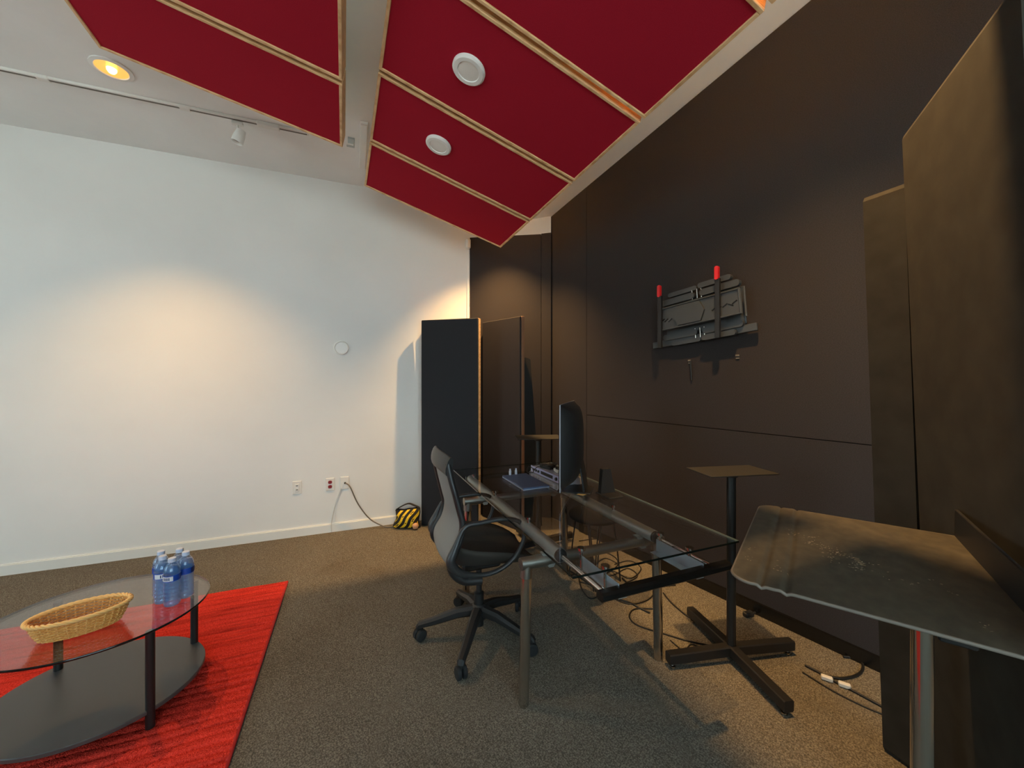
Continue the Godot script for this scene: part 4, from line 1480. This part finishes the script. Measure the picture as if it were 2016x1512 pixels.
# ---------------------------------------------------------------- screen mount on the black wall
func build_mount() -> void:
	var org := BLACK_FAR + BLACK_DIR * 1.706      # middle of the mount along the wall
	var t := thing("screen_mount", "empty black folding screen mount with red tipped rails on black wall", "screen mount", P(org.x, 1.865, org.y), 0.0)
	t.basis = Basis(Vector3(BLACK_DIR.x, 0, -BLACK_DIR.y), Vector3.UP, Vector3(BLACK_DIR.y, 0, BLACK_DIR.x)) * Basis(Vector3(0, 0, 1), 0.085)
	# local x along the wall to the right, y up, z out of the wall
	var s := mb()
	bx(s, Vector3(0.0, 0.0, 0.008), Vector3(0.56, 0.24, 0.014), 0.004)
	part("wall_plate", s, M.mount_metal, t)
	s = mb()
	bx(s, Vector3(0.005, 0.012, 0.085), Vector3(0.585, 0.165, 0.014), 0.006)
	part("head_plate", s, M.mount_metal, t)
	s = mb()
	for e in [[0.01, 0.088, 0.58, 0.012], [0.01, -0.064, 0.58, 0.012]]:
		bx(s, Vector3(e[0], e[1], 0.096), Vector3(e[2], e[3], 0.012), 0.003)
	for e in [-0.275, 0.292]:
		bx(s, Vector3(e, 0.012, 0.096), Vector3(0.012, 0.16, 0.012), 0.003)
	part("head_rim", s, M.mount_metal, t)
	s = mb()
	prism(s, [Vector2(-0.11, -0.055), Vector2(0.06, -0.055), Vector2(0.09, 0.012), Vector2(0.06, 0.078), Vector2(-0.11, 0.078), Vector2(-0.135, 0.012)], 0.016, Transform3D(Basis(), Vector3(-0.02, 0.0, 0.09)))
	part("centre_cover", s, M.mount_metal, t)
	# slots cut in the head plate, shown as short dark inlays
	for e in [[0.13, 0.0, 0.5], [0.16, 0.01, -0.5], [0.2, 0.005, 0.5], [0.235, 0.0, -0.5], [0.26, 0.012, 0.5], [-0.19, -0.005, 0.5], [-0.22, 0.0, 0.5], [-0.25, 0.005, 0.5]]:
		s = mb()
		bx(s, Vector3(e[0], e[1], 0.0925), Vector3(0.036, 0.008, 0.003), 0.0, Basis(Vector3(0, 0, 1), e[2]))
		part("slot", s, M.black_gloss, t)
	# folded arms above and below
	for sy in [1, -1]:
		for e in [[-0.145, 0.122, 0.26, 0.042, 0.052], [0.155, 0.124, 0.26, 0.042, 0.052], [-0.11, 0.172, 0.22, 0.03, 0.04], [0.13, 0.172, 0.22, 0.034, 0.06]]:
			s = mb()
			prism(s, rounded(e[2], e[3], e[3] * 0.45, 4), 0.03, Transform3D(Basis(), Vector3(e[0], sy * e[1] + (0.012 if sy > 0 else 0.004), e[4] - 0.015)))
			part("arm_link", s, M.mount_metal, t)
		for x in [-0.03, 0.005, 0.035]:
			s = mb()
			tube(s, [Vector3(x, sy * 0.10 + 0.006, 0.06), Vector3(x, sy * 0.165 + 0.006, 0.06)], 0.005, 8)
			part("hinge_pin", s, M.chrome, t)
	# lower rail
	s = mb()
	bx(s, Vector3(-0.015, -0.155, 0.04), Vector3(0.735, 0.048, 0.02), 0.003)
	part("lower_rail", s, M.mount_metal, t)
	# right-hand stop
	s = mb()
	tube(s, [Vector3(0.31, -0.085, 0.07), Vector3(0.31, 0.1, 0.07)], 0.007, 8)
	part("stop_bar", s, M.mount_metal, t)
	# two upright rails with red pull tips
	for x in [-0.265, 0.16]:
		var r := Basis(Vector3(0, 0, 1), -0.085)
		s = mb()
		bx(s, Vector3(x, -0.005, 0.112), Vector3(0.03, 0.375, 0.008), 0.0015, r)
		bx(s, Vector3(x - 0.013, -0.005, 0.106), Vector3(0.004, 0.375, 0.02), 0.001, r)
		bx(s, Vector3(x + 0.013, -0.005, 0.106), Vector3(0.004, 0.375, 0.02), 0.001, r)
		var rail := part("upright_rail", s, M.black_metal, t)
		s = mb()
		prism(s, rounded(0.024, 0.085, 0.01, 4), 0.02, Transform3D(r, Vector3(x + 0.018, 0.218, 0.103)))
		var tip := part("pull_tip", s, M.red_plastic, rail)
		tip.set_meta("label", "red plastic pull tip")
	# two small wall tabs below, one with a short cord
	for q in [[1.549 + 0.059, 1.556, true, "small pale tab with a short black cord below the screen mount"], [1.876 + 0.059, 1.575, false, "small pale tab without cord below the screen mount"]]:
		var o: Vector2 = BLACK_FAR + BLACK_DIR * float(q[0])
		var w := thing("wall_tab", q[3], "wall tab", P(o.x, q[1], o.y), 0.0, "small tabs on the black wall")
		w.basis = Basis(Vector3(BLACK_DIR.x, 0, -BLACK_DIR.y), Vector3.UP, Vector3(BLACK_DIR.y, 0, BLACK_DIR.x))
		s = mb()
		bx(s, Vector3(0, 0, 0.004), Vector3(0.022, 0.012, 0.008), 0.002)
		bx(s, Vector3(0.002, -0.018, 0.004), Vector3(0.022, 0.008, 0.008), 0.002)
		part("tab", s, M.cable_grey, w)
		if q[2]:
			s = mb()
			tube(s, spline([Vector3(0.012, 0.0, 0.008), Vector3(0.018, -0.06, 0.014), Vector3(0.02, -0.14, 0.01)], 4), 0.005, 7)
			part("cord", s, M.cable, w)

# ---------------------------------------------------------------- wall fittings
func on_white_wall(along: float, h: float) -> Vector3:      # along is measured from the far corner
	return room(1.14 + along, B_WALL, h)

func outlet(label: String, along: float, h: float, kind: int) -> void:
	var t := thing("wall_plate", label, "outlet", on_white_wall(along, h), TURN, "plates on the white wall")
	var s := mb()
	bx(s, Vector3(0, 0, 0.003), Vector3(0.074, 0.117, 0.006), 0.003)
	part("cover", s, M.plate, t)
	if kind == 0:
		s = mb()
		bx(s, Vector3(0, 0, 0.008), Vector3(0.034, 0.068, 0.006), 0.002)
		part("rocker", s, M.trim, t)
		for y in [-0.018, 0.018]:
			s = mb()
			bx(s, Vector3(0, y, 0.0115), Vector3(0.016, 0.008, 0.002), 0.0)
			part("mark", s, M.cable_grey, t)
	elif kind == 1:
		for y in [-0.021, 0.021]:
			s = mb()
			prism(s, rounded(0.034, 0.03, 0.012, 4), 0.006, Transform3D(Basis(), Vector3(0, y, 0.005)))
			var rc := part("receptacle", s, M.receptacle_red, t)
			for x in [-0.007, 0.007]:
				s = mb()
				bx(s, Vector3(x, y + 0.002, 0.0113), Vector3(0.0025, 0.009, 0.001), 0.0)
				part("slot", s, M.plate_dark, rc)
	else:
		s = mb()
		lathe(s, [Vector2(0.009, 0.0), Vector2(0.009, 0.012), Vector2(0.005, 0.014), Vector2(0.005, 0.02), Vector2(0.0, 0.02)], 14, Transform3D(Basis(Vector3(1, 0, 0), PI / 2), Vector3(0.004, 0, 0.006)))
		part("socket", s, M.plate_dark, t)

func build_wall_fittings() -> void:
	outlet("white rocker switch plate low on the white wall, leftmost of three plates", -1.615, 0.443, 0)
	outlet("white wall plate with two red sockets, middle of three plates", -1.343, 0.445, 1)
	outlet("white wall plate with a dark cable plugged in, rightmost of three plates", -1.218, 0.447, 2)
	var t := thing("wall_disc", "round white cover disc on the white wall above the plates", "cover disc", on_white_wall(-1.247, 1.722), TURN)
	var s := mb()
	lathe(s, [Vector2(0.066, 0.0), Vector2(0.066, 0.012), Vector2(0.06, 0.018), Vector2(0.053, 0.016), Vector2(0.052, 0.012)], 36, Transform3D(Basis(Vector3(1, 0, 0), PI / 2), Vector3.ZERO))
	part("ring", s, M.plate, t)
	s = mb()
	lathe(s, [Vector2(0.052, 0.012), Vector2(0.03, 0.014), Vector2(0.0, 0.015)], 36, Transform3D(Basis(Vector3(1, 0, 0), PI / 2), Vector3.ZERO))
	part("face", s, M.frosted, t)
	s = mb()
	var n := Vector3(BX.x, 0, -BX.y) * -1.0     # out of the wall
	var q0 := on_white_wall(-1.213, 0.447) + n * 0.02
	tube(s, spline([q0, on_white_wall(-1.17, 0.42) + n * 0.07, on_white_wall(-1.10, 0.25) + n * 0.06, on_white_wall(-1.0, 0.1) + n * 0.06, on_white_wall(-0.9, 0.03) + n * 0.08, on_white_wall(-0.83, 0.008) + n * 0.10, on_white_wall(-0.765, 0.008) + n * 0.11], 6), 0.0055, 8)
	tag(part("cable", s, M.cable_grey, self), "grey cable hanging from the wall plate down to the sandbag", "cable", "loose cables")
	s = mb()
	tube(s, spline([on_white_wall(-1.25, 0.395) + n * 0.006, on_white_wall(-1.30, 0.25) + n * 0.008, on_white_wall(-1.33, 0.09) + n * 0.018, on_white_wall(-1.33, 0.004) + n * 0.02], 6), 0.003, 7)
	tag(part("cable", s, M.cable_white, self), "thin pale wire running down the white wall below the plates", "cable", "loose cables")

# ---------------------------------------------------------------- loose cables on the floor
func floor_cable(pts: Array, r: float, label: String, m: Material = null) -> void:
	var s := mb()
	var list := pts.map(func(q): return P(q[0], (q[2] if q.size() > 2 else r), q[1]))
	tube(s, spline(list, 6), r, 7)
	tag(part("cable", s, M.cable if m == null else m, self), label, "cable", "loose cables")

func build_cables() -> void:
	floor_cable([[0.886, 2.419], [0.763, 2.419], [0.704, 2.346], [0.716, 2.268], [0.797, 2.209], [0.854, 2.178], [0.963, 2.119], [1.100, 2.071]], 0.0045, "dark cable curving out in a wide bow beside the right desk leg")
	floor_cable([[1.005, 2.597], [1.013, 2.485], [1.047, 2.356], [1.095, 2.278], [1.137, 2.222], [1.124, 2.127]], 0.0050, "dark cable running straight from the right desk leg to the stand's foot")
	floor_cable([[0.397, 2.939], [0.454, 2.862], [0.533, 2.720], [0.620, 2.579], [0.745, 2.485], [0.798, 2.419], [0.837, 2.377]], 0.0060, "thick dark cable running under the desk front between the legs")
	floor_cable([[0.478, 2.789], [0.473, 2.641], [0.504, 2.537], [0.559, 2.561], [0.571, 2.635], [0.534, 2.706], [0.471, 2.747]], 0.0045, "dark cable curled in a small loop under the desk front")
	floor_cable([[0.786, 2.789], [0.801, 2.706], [0.774, 2.603], [0.702, 2.561], [0.632, 2.603], [0.600, 2.686], [0.576, 2.825]], 0.0060, "dark cable curled in a wide loop below the front cross bar")
	floor_cable([[0.603, 2.654], [0.713, 2.654], [0.838, 2.667], [0.941, 2.673], [1.129, 2.700]], 0.0040, "thin dark cable lying straight across under the desk")
	floor_cable([[0.626, 2.579], [0.702, 2.491], [0.777, 2.474], [0.874, 2.519], [0.953, 2.603]], 0.0040, "thin dark cable sagging towards the right desk leg")
	floor_cable([[1.453, 1.939], [1.484, 1.892], [1.511, 1.841], [1.562, 1.764], [1.610, 1.682]], 0.0060, "black cable leading from the cross foot to the tall felt panel")
	floor_cable([[1.408, 1.895], [1.462, 1.781], [1.526, 1.698], [1.583, 1.647]], 0.0040, "thinner black cable running beside it to the tall felt panel")
	floor_cable([[1.693, 1.999], [1.752, 1.984], [1.734, 1.932], [1.664, 1.879], [1.569, 1.853], [1.507, 1.866]], 0.0060, "black cable making a round bow on the floor under the scuffed table")
	floor_cable([[0.313, 3.344], [0.430, 3.245], [0.586, 3.293], [0.756, 3.197], [0.899, 3.344], [0.778, 3.482], [0.589, 3.438]], 0.0040, "dark cable wandering over the floor beneath the stool")
	floor_cable([[0.812, 3.020], [0.734, 3.106], [0.618, 2.939], [0.704, 2.825], [0.867, 2.939], [0.906, 2.825], [0.784, 2.720]], 0.0040, "dark cable tangled on the floor in the middle under the desk")
	floor_cable([[0.411, 2.825], [0.531, 2.877], [0.605, 2.789], [0.742, 2.900], [0.840, 2.789], [0.970, 2.939], [0.923, 3.063], [0.788, 3.004]], 0.0040, "second dark cable tangled on the floor under the desk")
	floor_cable([[0.862, 2.127], [0.896, 2.017], [0.864, 1.974], [0.958, 2.095], [1.037, 2.036], [1.153, 2.055]], 0.0035, "thin dark cable lying in the shadow of the stand's plate")
	# white plugs on the cables at the right
	var pg := thing("plug_pair", "two white plugs joined on the floor beside the cross foot", "plug", P(1.505, 0.0, 1.835), 0.0)
	for q in [[-0.018, -0.012, 0.5], [0.03, 0.03, 0.5]]:
		var s := mb()
		bx(s, Vector3(q[0], 0.012, q[1]), Vector3(0.045, 0.02, 0.022), 0.004, Basis(Vector3.UP, -0.6))
		part("shell", s, M.cable_white, pg)
	var blk := thing("plug_block", "small black plug lying by the black wall under the scuffed table", "plug", P(1.42, 0.0, 2.35), 0.3)
	var s2 := mb()
	bx(s2, Vector3(0, 0.014, 0), Vector3(0.06, 0.028, 0.035), 0.005)
	tube(s2, [Vector3(0.03, 0.014, 0), Vector3(0.055, 0.012, 0)], 0.006, 8)
	part("shell", s2, M.black_plastic, blk)
